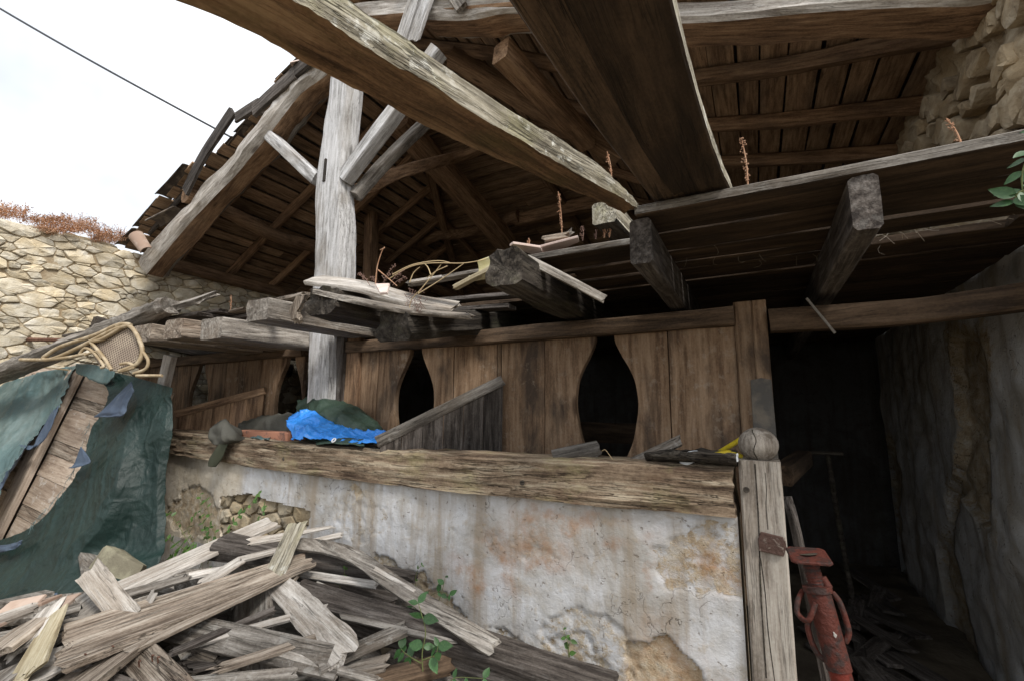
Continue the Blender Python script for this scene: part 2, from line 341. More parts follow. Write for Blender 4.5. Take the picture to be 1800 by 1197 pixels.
def cane_mat():
    m = Mat('woven_cane'); v = m.coord(False)
    wa = m.n('TexWave', out=1, props={'bands_direction': 'X'}, Vector=v, Scale=16., Distortion=0.)
    wb = m.n('TexWave', out=1, props={'bands_direction': 'Y'}, Vector=v, Scale=16., Distortion=0.)
    h = m.math('MAXIMUM', wa, wb); n = m.noise(v, 5, 4)
    c = m.mix(m.rng(h, .55, .85), (.13, .1, .075), m.mix(m.rng(n, .4, .6), (.42, .35, .27), (.3, .24, .19)))
    m.set(Base_Color=c, Roughness=.75, Normal=m.bump(h, .5, .006)); return m.m
CANE = cane_mat()
def plaster_mat(name, tint=(1, 1, 1)):
    """old limewash over sand mortar; 'layer' = how far the coats are gone, 'stain' = rust wash"""
    m = Mat(name); v = m.n('TexCoord', out=3)
    lay = m.n('Attribute', out=2, props={'attribute_name': 'layer'}); stn = m.n('Attribute', out=2, props={'attribute_name': 'stain'})
    crm = m.n('Attribute', out=2, props={'attribute_name': 'cream'})
    n1 = m.noise(v, 2.2, 6, .65, .5); n2 = m.noise(v, 14, 6, .7); n3 = m.noise(v, 90, 4, .7)
    stx = m.noise(m.mul(v, (9, 9, .8)), 1., 5, .6, .2)
    lime = m.ramp(n1, [(.28, (.28, .25, .205)), (.42, (.41, .395, .37)), (.54, (.56, .565, .575)), (.66, (.47, .46, .44)), (.78, (.32, .29, .25))])
    lime = m.mix(m.rng(stx, .48, .66, 0, .7), lime, (.29, .235, .17))
    lime = m.mix(m.rng(n2, .55, .7, 0, .5), lime, (.38, .31, .22))
    lime = m.mix(m.math('MULTIPLY', crm, .8), lime, m.mix(m.rng(n2, .4, .65), (.56, .50, .40), (.45, .38, .28)))
    sand = m.ramp(n2, [(.3, (.25, .185, .115)), (.45, (.40, .32, .22)), (.58, (.47, .41, .32)), (.7, (.56, .53, .48))])
    lay = m.rng(m.math('ADD', lay, m.math('MULTIPLY', m.math('SUBTRACT', m.noise(v, 19, 6, .75), .5), 2.2)), .42, .75)
    col = m.mix(lay, lime, sand)
    sk = m.math('MULTIPLY', stn, m.rng(m.noise(v, 11, 5, .7), .35, .62), True)
    col = m.mix(m.math('MULTIPLY', sk, .72), col, (.33, .165, .07))
    ed = m.n('TexVoronoi', props={'feature': 'DISTANCE_TO_EDGE'}, Vector=m.add(v, m.n('VectorMath', props={'operation': 'SCALE'}, _0=m.n('TexNoise', out=1, Vector=v, Scale=5., Detail=5.), Scale=.5)), Scale=2.6)
    ck = m.math('MULTIPLY', m.rng(ed, 0, .006, 1, 0), m.rng(m.noise(v, 2.3, 2), .47, .6)); col = m.mix(m.math('MULTIPLY', ck, .8), col, (.07, .055, .04))
    pit = m.rng(m.noise(v, 38, 3, .6), .66, .7); col = m.mix(m.math('MULTIPLY', pit, .5), col, (.14, .1, .065))
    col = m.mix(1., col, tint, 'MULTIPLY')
    h = m.math('SUBTRACT', m.math('ADD', m.math('MULTIPLY', n2, .8), m.math('MULTIPLY', n3, m.rng(lay, 0, 1, .15, .6))), m.math('ADD', m.math('MULTIPLY', ck, .5), m.math('MULTIPLY', pit, .4)))
    m.set(Base_Color=col, Roughness=.92, Specular_IOR_Level=.15, Normal=m.bump(h, .7, .015)); return m.m
PLASTER = plaster_mat('flaking_limewash')
PLASTER_R = plaster_mat('mouldy_passage_limewash', (1., .99, .96))
PLASTER_D = plaster_mat('dark_inner_limewash', (.13, .125, .12))  # same limewash multiplied by one even dark tint
# ================================================================== SETTING
F_Y, B_Y = 2.2, 2.75            # front of the manger wall, front of the board partition
XL, XR, XE = -7.2, 1.17, -4.76  # left stone wall, right wall, left end of the manger wall
ZP, RX, SL, SR, Y0, SB = 5.75, -3.3, .52, .553, 3.3, .27   # roof: peak height, ridge x, left/right slope, hip start, hip slope
BACK = 9.0
SR2, DK = .2, 2.8          # the right slope flattens beyond DK metres from the ridge
def DR(d): return SR*d if d < DK else SR*DK+SR2*(d-DK)
def DRi(h): return h/SR if h < SR*DK else DK+(h-SR*DK)/SR2
def zroof(x, y): return min(ZP-SL*(RX-x), ZP-DR(x-RX), ZP-SB*(y-Y0))

def ground():
    n = 90; V = []; F = []
    xs = [math.copysign(abs(i/45-1)**2.2*120, i/45-1) for i in range(n+1)]
    for x in xs:
        for y in xs:
            z = .03*fbm(x*1.3, y*1.3) if abs(x) < 12 and abs(y) < 12 else 0
            V.append((x, y, z-.02))
    m = n+1
    F = [(i*m+j, (i+1)*m+j, (i+1)*m+j+1, i*m+j+1) for i in range(n) for j in range(n)]
    tag(mesh_obj('ground', V, F, SOIL, smooth=60), kind='structure')
ground()
# packed dirt of the stable, with the rubbish trodden into it
V = []; F = []; nx, ny = 70, 50
for i in range(nx+1):
    for j in range(ny+1):
        x = XL+.2+(XR-XL-.25)*i/nx; y = 2.4+3.75*j/ny
        V.append((x, y, .05+.05*fbm(x*2, y*2, 3)+.04*nz(x*7, y*7)))
F = [(i*(ny+1)+j, (i+1)*(ny+1)+j, (i+1)*(ny+1)+j+1, i*(ny+1)+j+1) for i in range(nx) for j in range(ny)]
tag(mesh_obj('stable_floor', V, F, DIRTF, smooth=60), kind='structure')

# ------------------------------------------------------------------ stones
def clip(poly, nx_, ny_, d):
    out = []
    for i in range(len(poly)):
        a, b = poly[i], poly[(i+1) % len(poly)]
        da, db = a[0]*nx_+a[1]*ny_-d, b[0]*nx_+b[1]*ny_-d
        if da <= 0: out.append(a)
        if (da < 0 < db) or (db < 0 < da):
            t = da/(da-db); out.append((a[0]+(b[0]-a[0])*t, a[1]+(b[1]-a[1])*t))
    return out
def rubble_cells(W, H, sizes, aniso, rg, inside=None, tries=5000):
    """irregular coursed cells in a W x H field: a power diagram of stones of several sizes"""
    pts = []
    for rad, frac in sizes:
        for _ in range(int(tries*frac)):
            u, v = rg.uniform(0, W), rg.uniform(0, H)
            r = rad*rg.uniform(.85, 1.15)
            if inside and not inside(u, v): continue
            if all(((u-a)/aniso)**2+(v-b)**2 > (.86*(r+c))**2 for a, b, c in pts): pts.append((u, v, r))
    cells = []
    for i, (u, v, r) in enumerate(pts):
        s = aniso; q = (0, 0); L = r*2.1
        poly = [(-L, -L), (L, -L), (L, L), (-L, L)]
        poly = [(L*1.0*math.cos(t*math.pi/5), L*1.0*math.sin(t*math.pi/5)) for t in range(10)]
        for j, (a, b, c) in enumerate(pts):
            if i == j: continue
            dx, dy = (a-u)/s, b-v; d2 = dx*dx+dy*dy
            if d2 > (2.2*(r+c))**2: continue
            d = math.sqrt(d2); k = (d2+r*r-c*c)/(2*d)
            poly = clip(poly, dx/d, dy/d, max(k, .02))
            if len(poly) < 3: break
        if len(poly) < 3: continue
        x0, x1 = -u/s, (W-u)/s; y0, y1 = -v, H-v
        for nxx, nyy, dd in ((1, 0, x1), (-1, 0, -x0), (0, 1, y1), (0, -1, -y0)):
            poly = clip(poly, nxx, nyy, dd)
            if len(poly) < 3: break
        if len(poly) < 3: continue
        cells.append((u, v, r, [(a*s, b) for a, b in poly]))
    return cells
def stone_geo(poly, joint, proud, rg, sd):
    """one stone, local z outwards"""
    cx = sum(p[0] for p in poly)/len(poly); cy = sum(p[1] for p in poly)/len(poly)
    q = []
    m = len(poly)
    for i in range(m):                              # clip corners (one Chaikin round)
        a, b = poly[i], poly[(i+1) % m]
        q += [(a[0]*.88+b[0]*.12, a[1]*.88+b[1]*.12), (a[0]*.12+b[0]*.88, a[1]*.12+b[1]*.88)]
    R_ = max(math.hypot(x-cx, y-cy) for x, y in q); s0 = max(.5, 1-joint/(R_*.6))
    q = [((x-cx)*s0, (y-cy)*s0) for x, y in q]; m = len(q)
    V = []; F = []
    tx, ty = rg.uniform(-.12, .12), rg.uniform(-.15, .1)
    for k, (s, z) in enumerate(((1.0, -.07), (1.0, proud*.55), (.95, proud*.88), (.62, proud))):
        for x, y in q:
            f = 1+.10*nz(x*14+sd, y*14, k*.4)
            zz = z if k == 0 else z + (tx*x+ty*y)*(k > 0) + .016*nz(x*20+sd, y*20, 3) + .010*nz(x*50, y*50+sd)
            V.append((x*s*f, y*s*f, zz))
    V.append((0, 0, proud*1.02+.012*nz(sd, 1)))
    for k in range(3):
        for i in range(m):
            j = (i+1) % m; F.append((k*m+i, k*m+j, (k+1)*m+j, (k+1)*m+i))
    for i in range(m): F.append((3*m+i, 3*m+(i+1) % m, 4*m))
    return V, F, cx, cy
def lay_stones(parent, M, cells, mat, joint, proud, rg, limit=300, rank=None):
    cells = sorted(cells, key=rank or (lambda c: -c[2])); rest = Geo()
    for i, (u, v, r, poly) in enumerate(cells):
        Vv, Ff, cx, cy = stone_geo(poly, joint, proud*rg.uniform(.5, 1.25), rg, i*1.7)
        T = M @ Matrix.Translation((u+cx, v+cy, 0))
        if i < limit: mesh_obj('stone', Vv, Ff, mat, parent, T, smooth=32)
        else: rest.add(([T @ Vector(p) for p in Vv], Ff))
    if rest.V: tag(rest.build('small_stones', mat, parent, smooth=32), kind='stuff')

# ------------------------------------------------------------------ left stone wall (runs back along Y)
rg = random.Random(11)
lw = thing('stone_wall', 'sunlit ochre dry stone wall on the left carrying the eave', 'wall', (XL-.3, 1.5, 0))
Y_A, Y_B, Z_A = -.6, 9.3, 0.0
def ltop(y): return 3.62+.05*nz(y*1.1, 4)+.03*nz(y*4, 2) + (0 if y < 2.6 else -.02)
V = []; n = 60
for i in range(n+1):
    y = Y_A+(Y_B-Y_A)*i/n; t = ltop(y)-.03
    V += [(XL+.010+.005*nz(y*5), y, Z_A-.3), (XL+.010+.006*nz(y*5, 3), y, t), (XL-.62, y, t-.02), (XL-.62, y, Z_A-.3)]
F = [(i*4+j, (i+1)*4+j, (i+1)*4+(j+1) % 4, i*4+(j+1) % 4) for i in range(n) for j in range(4)] + [(0, 1, 2, 3), (n*4+3, n*4+2, n*4+1, n*4)]
mesh_obj('mortar_core', V, F, EARTH, lw, smooth=40)
ML = Matrix(((0, 0, 1, XL), (1, 0, 0, .55), (0, 1, 0, .95), (0, 0, 0, 1)))      # u=+Y, v=+Z, out=+X
cells = rubble_cells(5.6, 2.66, ((.09, .05), (.064, .12), (.046, .4), (.032, .7), (.022, .8)), 1.9, rg, lambda u, v: v+.95 < ltop(u+.55)-.02, 7500)
lay_stones(lw, ML, cells, S_OCHRE, .0045, .034, rg, 275, lambda c: (c[1]+.95 < 1.75, -c[2]))
# cap stones on the ruined top
for i in range(20):
    y = .7+i*.105+rg.uniform(-.03, .03); s = rg.uniform(.07, .13)
    if y > 2.5: break
    Vv, Ff, _, _ = stone_geo([(s*1.3*math.cos(t*1.05), s*.7*math.sin(t*1.05)) for t in range(6)], .005, .06, rg, i*2.2)
    mesh_obj('stone', Vv, Ff, S_OCHRE, lw, Matrix.Translation((XL-.1-rg.random()*.25, y, ltop(y)-.0)) @ Matrix.Rotation(rg.uniform(0, 3), 4, 'Z'), smooth=32)

# ------------------------------------------------------------------ rear and inner walls
bw = thing('rear_wall', 'dark rubble wall closing the back of the barn loft', 'wall', (-3, BACK, 0))
V = []; F = []; nx = 40; nzz = 24
for i in range(nx+1):
    for j in range(nzz+1):
        x = XL+(XR-XL)*i/nx; top = zroof(x, BACK)-.05; z = top*j/nzz
        V.append((x, BACK-.06*fbm(x*3, z*3, 5), z))
F = [(i*(nzz+1)+j, (i+1)*(nzz+1)+j, (i+1)*(nzz+1)+j+1, i*(nzz+1)+j+1) for i in range(nx) for j in range(nzz)]
o = mesh_obj('masonry', V, F, RUBBLE, bw, smooth=40); o.modifiers.new('thickness', 'SOLIDIFY').thickness = .5
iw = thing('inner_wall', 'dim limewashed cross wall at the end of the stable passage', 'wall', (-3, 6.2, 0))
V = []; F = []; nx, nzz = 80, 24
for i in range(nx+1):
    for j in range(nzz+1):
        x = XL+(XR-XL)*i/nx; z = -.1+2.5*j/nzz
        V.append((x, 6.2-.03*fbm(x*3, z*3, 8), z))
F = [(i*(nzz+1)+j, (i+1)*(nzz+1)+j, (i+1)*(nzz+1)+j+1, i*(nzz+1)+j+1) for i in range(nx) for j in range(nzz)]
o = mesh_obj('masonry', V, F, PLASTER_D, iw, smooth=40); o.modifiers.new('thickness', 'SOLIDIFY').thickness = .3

def add_attr(o, name, vals):
    a = o.data.attributes.new(name, 'FLOAT', 'POINT'); a.data.foreach_set('value', vals)
# ------------------------------------------------------------------ right wall: limewash below, bare rubble above the loft
rw = thing('side_wall', 'rough earth and rubble wall on the right with limewash beside the passage', 'wall', (XR+.3, 4, 0))
V = []; F = []; lay = []; ny, nzz = 200, 160; ya, yb = 2.3, 9.2
for i in range(ny+1):
    for j in range(nzz+1):
        t = i/ny; y = ya+(yb-ya)*t**1.25; top = ZP-DR(XR-RX)+.1; z = -.15+(top+.15)*j/nzz
        up_ = 1 if z > 2.42 else 0
        d = (.05*fbm(y*2.0, z*2.0, 1)+.055*fbm(y*7, z*7, 2)+.02*nz(y*19, z*19)) if up_ else (.025*fbm(y*1.6, z*1.6, 4)+.012*nz(y*7, z*7))
        if up_ and y < 3.0: d += .04*min(1, (3.0-y)/.4)+.05*nz(y*4, z*4, 9)*(z > 2.8)
        if not up_ and nz(y*1.4, z*1.3, 22) > .18+.25*z/2.4: d -= .05+.02*nz(y*9, z*9)
        V.append((XR-d, y, z)); lay.append(max(0., min(1., (nz(y*1.4, z*1.3, 22)-.12)*4)))
F = [(i*(nzz+1)+j, i*(nzz+1)+j+1, (i+1)*(nzz+1)+j+1, (i+1)*(nzz+1)+j) for i in range(ny) for j in range(nzz)]
fm = [1 if (q % nzz) > int(nzz*.60) else 0 for q in range(len(F))]
fm = [1 if V[f[0]][2] > 2.42 else 0 for f in F]
o = mesh_obj('masonry', V, F, [PLASTER_R, RUBBLE], rw, smooth=180, fm=fm); add_attr(o, 'layer', lay)
md = o.modifiers.new('thickness', 'SOLIDIFY'); md.thickness = .5; md.offset = -1
rg = random.Random(5)
MR = Matrix(((0, 0, -1, XR-.03), (-1, 0, 0, 4.3), (0, 1, 0, 2.5), (0, 0, 0, 1)))     # u=-Y, v=+Z, out=-X
cs = rubble_cells(3.0, 1.5, ((.085, .2), (.055, .4), (.035, .6)), 1.35, rg, None, 1500)
cs = [c for c in cs if rg.random() < (.85 if c[0] > 1.3 else .5) and not (c[1] > 1.15 and c[0] < 1.7) and c[0] < 1.82]
lay_stones(rw, MR @ Matrix.Translation((0, 0, .02)), cs, RUBBLE, .006, .045, rg)

# ------------------------------------------------------------------ manger wall with its plaster
XM = P(1299, 950, Y=F_Y).x
def wallpt(px, py): q = P(px, py, Y=F_Y); return q.x, q.z
PATCH = [(1240, 985, 80, 60, .012, .62), (1275, 935, 60, 18, .01, .6), (1030, 1135, 80, 55, .012, .5), (1165, 1178, 70, 55, .03, 1.), (1010, 1168, 50, 45, .012, .55),
         (345, 905, 48, 45, .02, .9), (700, 1012, 60, 20, .016, .8), (765, 1065, 45, 30, .016, .8), (640, 905, 45, 40, .006, .35), (880, 945, 100, 10, .004, .35),
         (620, 870, 14, 8, .01, .9), (560, 1000, 60, 30, .012, .7), (880, 1150, 50, 45, .014, .6)]
PATCH = [(*wallpt(a, b), (wallpt(a+c, b)[0]-wallpt(a-c, b)[0])/2, (wallpt(a, b-d)[1]-wallpt(a, b+d)[1])/2, e, f) for a, b, c, d, e, f in PATCH]
STAIN = [(955, 980, 45, 18), (1075, 972, 22, 14), (880, 960, 35, 22), (1150, 985, 14, 55), (900, 1000, 22, 40), (1165, 1170, 60, 70), (830, 1010, 30, 25), (1000, 905, 90, 12), (1255, 1000, 50, 40), (940, 940, 60, 30)]
STAIN = [(*wallpt(a, b), (wallpt(a+c, b)[0]-wallpt(a-c, b)[0])/2, (wallpt(a, b-d)[1]-wallpt(a, b+d)[1])/2) for a, b, c, d in STAIN]
HOLE = [wallpt(*q) for q in ((388, 872), (440, 868), (470, 880), (500, 888), (545, 898), (540, 925), (520, 955), (470, 990), (400, 985), (385, 930))]
def in_poly(x, z, poly):
    c = False
    for i in range(len(poly)):
        (x1, z1), (x2, z2) = poly[i], poly[i-1]
        if (z1 > z) != (z2 > z) and x < (x2-x1)*(z-z1)/(z2-z1)+x1: c = not c
    return c
mw = thing('manger_wall', 'low manger wall with flaking white limewash and rust stains', 'wall', (-2.4, F_Y+.12, 0))
ZT = 1.165
V = []; F = []; lay = []; st = []; cm = []; nx, nzz = 420, 120
for i in range(nx+1):
    for j in range(nzz+1):
        x = XE+(XM-XE)*i/nx; z = -.1+(ZT+.1)*j/nzz; d = .012*fbm(x*1.3, z*1.3, 2)+.004*fbm(x*6, z*6)
        l = 0.
        wx, wz = x+.10*noise.fractal(Vector((x*4, z*4, 31)), .7, 2.1, 7), z+.08*noise.fractal(Vector((x*4, z*4, 47)), .7, 2.1, 7)
        for a, b, c, e, dep, am in PATCH:
            q = ((wx-a)/c)**2+((wz-b)/e)**2
            k = max(0., min(1., (1.1-q)*9)); d -= dep*k*.7; l = max(l, k*am)
            if l > .3: d += .004*fbm(x*22, z*22, 6)*k
        bl = max(0., min(1., (.30-z+.08*fbm(x*3, z*2, 9))*5)); l = max(l, .55*bl)
        if in_poly(wx*.15+x*.85, wz*.15+z*.85, HOLE): d -= .06; l = 1.
        s = 0.
        for a, b, c, e in STAIN: s = max(s, math.exp(-(((wx-a)/c)**2+((wz-b)/e)**2)))
        s = max(s, .0)
        cr_ = max(0., min(1., (-3.55-x)*9)) if z > .5 else 0
        edge = .02*max(0, (ZT-.03-z < 0))*nz(x*9, 3)
        V.append((x, F_Y-d-edge, z)); lay.append(l); st.append(s); cm.append(cr_)
F = [(i*(nzz+1)+j, (i+1)*(nzz+1)+j, (i+1)*(nzz+1)+j+1, i*(nzz+1)+j+1) for i in range(nx) for j in range(nzz)]
b0 = len(V)
for x in (XE, XM): V += [(x, F_Y+.012, -.1), (x, F_Y+.012, ZT), (x, F_Y+.26, ZT), (x, F_Y+.26, -.1)]
lay += [1.]*8; st += [0.]*8; cm += [0.]*8
F += [(b0, b0+1, b0+2, b0+3), (b0+7, b0+6, b0+5, b0+4), (b0+1, b0+5, b0+6, b0+2), (b0+3, b0+2, b0+6, b0+7)]
o = mesh_obj('plaster', V, F, PLASTER, mw, smooth=70)
for nme, q in (('layer', lay), ('stain', st), ('cream', cm)): add_attr(o, nme, q)
rg = random.Random(3)
x0 = min(p[0] for p in HOLE); z0 = min(p[1] for p in HOLE); x1 = max(p[0] for p in HOLE); z1 = max(p[1] for p in HOLE)
cs = rubble_cells(x1-x0, z1-z0, ((.075, .3), (.05, .4), (.032, .5)), 1.5, rg, lambda u, v: in_poly(u+x0, v+z0, HOLE), 1500)
lay_stones(mw, Matrix(((1, 0, 0, x0), (0, 0, -1, F_Y+.05), (0, 1, 0, z0), (0, 0, 0, 1))), cs, S_GREY, .008, .045, rg)

# sill beam on top of the wall: bark-like, split and eroded
def sill():
    xa, xb = XE-.03, XM-.005; n, V, F = 190, [], []
    sec = [(-.5, -.5)]+[(-.5, -.5+i/11) for i in range(1, 11)]+[(-.48, .5)]+[(-.5+i/6, .5) for i in range(1, 6)]+[(.5, .5), (.5, 0), (.5, -.5), (0, -.5)]
    k = len(sec); Wd, Ht = .30, .20
    for i in range(n+1):
        t = i/n; x = xa+(xb-xa)*t; zt = 1.39-.045*math.sin(t*3.0)-.012*t
        for j, (a, b) in enumerate(sec):
            er = 0
            if a < -.4: er = .014*nz(x*1.6, b*14, 3)+.016*abs(nz(x*2.6, b*26, 8))+.006*nz(x*24, b*30)
            y = F_Y-.035+(a+.5)*Wd - er + (.02*nz(x*.8, 5) if a < 0 else 0)
            zb = zt-.205+.012*nz(x*2.2, 1)+.006*nz(x*9, 4)
            ztop = zt+.012*nz(x*3, a*4, 2)+.006*nz(x*14, a*9)-(.016 if (j == 11) else 0)
            V.append((x+(.02*nz(a*5, b*9) if i in (0, n) else 0), y, zb+(ztop-zb)*(b+.5)))
    for i in range(n):
        for j in range(k): F.append((i*k+j, i*k+(j+1) % k, (i+1)*k+(j+1) % k, (i+1)*k+j))
    F += [tuple(range(k)), tuple(range(n*k+k-1, n*k-1, -1))]
    F = [tuple(reversed(f)) for f in F]
    o = Vector((xa, F_Y, 1.28))
    return mesh_obj('sill_beam', [Vector(v)-o for v in V], F, W_SILL, None, Matrix.Translation(o), smooth=50)
s_ = tag(sill(), 'long split and rotting oak beam capping the low limewashed wall', 'beam')
for px, py in ((918, 848), (499, 806)):
    c = P(px, py, Y=F_Y-.04); a = []
    tube('peg_hole', [c+Vector((0, -.004, 0)), c+Vector((0, .03, 0))], .013, W_BLACK, s_, sides=10)

# gate post with ball finial
gp = thing('gate_post', 'squared grey oak post with a ball finial ending the manger wall', 'post', (.0, F_Y+.08, 0))
pa, pb = P(1298, 808, Y=F_Y-.02), P(1372, 808, Y=F_Y-.02); xc = (pa.x+pb.x)/2; wpost = pb.x-pa.x
timber('shaft', [(xc, F_Y+.06, -.05), (xc, F_Y+.06, pa.z)], wpost, .16, W_POSTG, gp, up=(0, -1, 0), n=26, rough=.012, ch=.05)
c = P(1333, 776, Y=F_Y+.06); rad = .078; V = []; F = []
for i in range(15):
    for j in range(24):
        a = math.pi*i/14; b = 2*math.pi*j/24; r = rad*(1+.02*nz(math.cos(b)*2, math.sin(b)*2, i*.3)); V.append((-r*math.cos(a)*.93, r*math.sin(a)*math.cos(b), r*math.sin(a)*math.sin(b)))
F = [(i*24+j, i*24+(j+1) % 24, (i+1)*24+(j+1) % 24, (i+1)*24+j) for i in range(14) for j in range(24)]
mesh_obj('ball_finial', V, F, W_POSTG, gp, frame((xc, F_Y+.06, pa.z+rad*.80), (0, 0, 1), (0, -1, 0)), smooth=60)
for sx, am in ((-.012, 1.),):
    cpt = Vector((xc, F_Y+.06, pa.z+rad*.80)); tube('drying_crack', [cpt+Vector((sx+.006*math.sin(a*5), -rad*math.cos(a)*.985*(1-sx*sx*70), rad*math.sin(a)*.93)) for a in [(-.95+i*.2)*am for i in range(11)]], .002*am, W_BLACK, gp, sides=5)
q = P(1357, 956, Y=F_Y-.03)
o = slab('iron_plate', [(-.045, -.035), (.04, -.038), (.05, .0), (.045, .035), (-.04, .04), (-.05, .01)], .008, RUSTW, gp, frame(q, (1, 0, -.08), (0, -1, 0)))
q = P(1312, 860, Y=F_Y-.025); tube('bolt_head', [q, q+Vector((0, -.012, 0))], .012, W_BLACK, gp, sides=10)
for (x0_, y0_, x1_, y1_, r_) in ((1327, 815, 1347, 1190, .0035), (1337, 980, 1362, 1197, .0025), (1345, 830, 1350, 930, .002)):
    a, b = P(x0_, y0_, Y=F_Y-.019), P(x1_, y1_, Y=F_Y-.019)
    tube('drying_crack', [a, a.lerp(b, .3)+Vector((.002, 0, 0)), a.lerp(b, .6)-Vector((.003, 0, 0)), b], r_, W_BLACK, gp, sides=5)

# ================================================================== BOARD PARTITION (cattle stalls)
ZR0, ZR1 = 2.075, 2.165         # rail
def keyhole(c):
    """half width of the head hole at height z"""
    def f(z):
        prof = [(1.1, .0), (1.2, .05), (1.3, .105), (1.41, .155), (1.55, .188), (1.66, .198), (1.77, .183), (1.87, .143), (1.95, .1), (2.02, .068), (2.08, .058), (2.3, .055)]
        for q in range(len(prof)-1):
            (a, wa), (b, wb) = prof[q], prof[q+1]
            if a <= z <= b:
                w0 = prof[max(q-1, 0)][1]; w3 = prof[min(q+2, len(prof)-1)][1]; t = (z-a)/(b-a)
                return .5*(2*wa+(wb-w0)*t+(2*w0-5*wa+4*wb-w3)*t*t+(3*wa-w0-3*wb+w3)*t**3)+.006*nz(z*6, c*9)
        return .0
    return f
HC = [-.83, -2.365, -3.9, -5.44]
def stall_board(parent, xa, xb, zb, zt, hole=None, side=0, yy=B_Y, mat=W_STALL):
    """vertical plank, grain along local x (= up); cut to a curve where it borders a head hole"""
    n = 48; left = []; right = []
    for i in range(n+1):
        z = zb+(zt-zb)*i/n; l, r = xa+.003+.003*nz(z*4, xa*9), xb-.003+.003*nz(z*4, xb*9)
        if hole is not None:
            hw = keyhole(hole)(z)
            if side > 0: l = hole+hw
            else: r = hole-hw
        left.append((z-zb, -(l-xa))); right.append((z-zb, -(r-xa)))
    pts = left+right[::-1]; M = frame((xa, yy+.015, zb), (0, 0, 1), (0, -1, 0))
    # frame: x up, z towards the viewer, y = z cross x  -> points to -X
    return slab('plank', [(a, b) for a, b in pts], .042+rng.uniform(-.004, .004), mat, parent, M @ Matrix.Translation((0, 0, rng.uniform(-.004, .004))))
def partition(label, xa, xb, cuts, posts, extra=None):
    t = thing('stall_partition', label, 'partition', ((xa+xb)/2, B_Y, .9))
    edges = sorted(cuts)
    for a, b in zip(edges, edges[1:]):
        hole = next((h for h in HC if abs(b-h) < .01), None); hole2 = next((h for h in HC if abs(a-h) < .01), None)
        if hole is not None: stall_board(t, a, b, .75, ZR0+.02, hole, -1)
        elif hole2 is not None: stall_board(t, a, b, .75, ZR0+.02, hole2, 1)
        else: stall_board(t, a, b, .75, ZR0+.02)
    timber('top_rail', [(xa, B_Y+.0, 2.12), ((xa+xb)/2, B_Y+.0, 2.115), (xb, B_Y+.0, 2.12)], .11, .105, W_LINT, t, rough=.06, wob=.016, n=40)
    timber('bottom_rail', [(xa, B_Y+.04, .7), (xb, B_Y+.04, .7)], .12, .14, W_ROOF, t)
    for px, pw, m in posts:
        timber('frame_post', [(px, B_Y+.02, .6), (px, B_Y+.02, ZR1+.03)], pw, .12, m, t, up=(0, -1, 0), rough=.02)
    return t
X = lambda px, py=690: P(px, py, Y=B_Y).x
pt = partition('brown board stall partition with two keyhole head openings above the low wall', -3.12, XM+.02,
          [X(616), X(663), HC[1], X(797), X(873), X(880), X(958), HC[0], X(1178), X(1297, 640)], [(X(1312, 640), .088, W_STALL), (X(1341, 640), .07, W_STALL), (-3.04, .16, W_ROOF)])
partition('dark board stall partition left of the tall post, behind the tarpaulin', -6.9, -3.7,
          [-6.6, -6.3, -5.95, -5.66, HC[3], -5.2, -4.95, -4.62, -4.35, -4.12, HC[2], -3.7], [(-6.75, .14, W_ROOF)])
# grey patch of zinc on the frame
q = P(1343, 735, Y=B_Y-.045)
slab('zinc_patch', [(-.26, -.052), (.2, -.047), (.21, .0), (.2, .05), (-.26, .055)], .004, plain('dull_zinc', (.085, .08, .072), .75, .3, 0, 40, .6, (.15, .13, .105), 0, 11), pt, frame(q, (0, 0, 1), (0, -1, 0)))

def divider(label, A, Bp, zb, mat, nboards=5):
    A, Bp = Vector(A), Vector(Bp); t = thing('stall_divider', label, 'divider', (A.x, A.y, zb))
    d = (Bp-A); h = Vector((d.x, d.y, 0)); L = h.length; h.normalize()
    timber('top_rail', [A-h*.02, Bp], .045, .07, W_GREY if nboards > 5 else W_ROOF, t, rough=.07, ragged=.01)
    wb = L/nboards
    for i in range(nboards):
        a = A+d*(i/nboards); b = A+d*((i+1)/nboards); n_ = Vector((-h.y, h.x, 0))
        M = frame(Vector((a.x, a.y, zb)), (0, 0, 1), n_)
        sgn = (M.to_3x3() @ Vector((0, 1, 0))).dot(h)
        s = 1 if sgn > 0 else -1
        slab('plank', [(0, .002*s), (0, (wb-.002)*s), (b.z-zb-.03, (wb-.002)*s), (a.z-zb-.03, .002*s)][::s], .026+rng.uniform(-.004, .004), mat, t, M)
    return t
divider('sloping dark board divider between the two head openings', P(668, 784, Y=2.2)+Vector((0, 0, .03)), P(884, 668, Y=2.72), 1.2, W_DARK, 6)
divider('low sloping divider in the left stall behind the tarpaulin', P(314, 728, Y=2.25), P(466, 686, Y=2.72), 1.2, W_ROOF, 5)

# lintel over the passage on the right
lt = thing('lintel', 'brown lintel beam spanning the dark passage to the right wall', 'beam', (.6, B_Y, 2.1))
timber('beam', [P(1352, 566, Y=B_Y), P(1600, 548, Y=B_Y)+Vector((0, 0, .0)), (XR+.05, B_Y, 2.13)], .14, .115, W_LINT, lt, rough=.07, wob=.02, n=24)
tag(timber('lath', [P(1418, 525, Y=B_Y-.1), P(1468, 586, Y=B_Y-.12)], .014, .012, W_GREY), 'thin lath hanging askew under the passage lintel', 'lath')
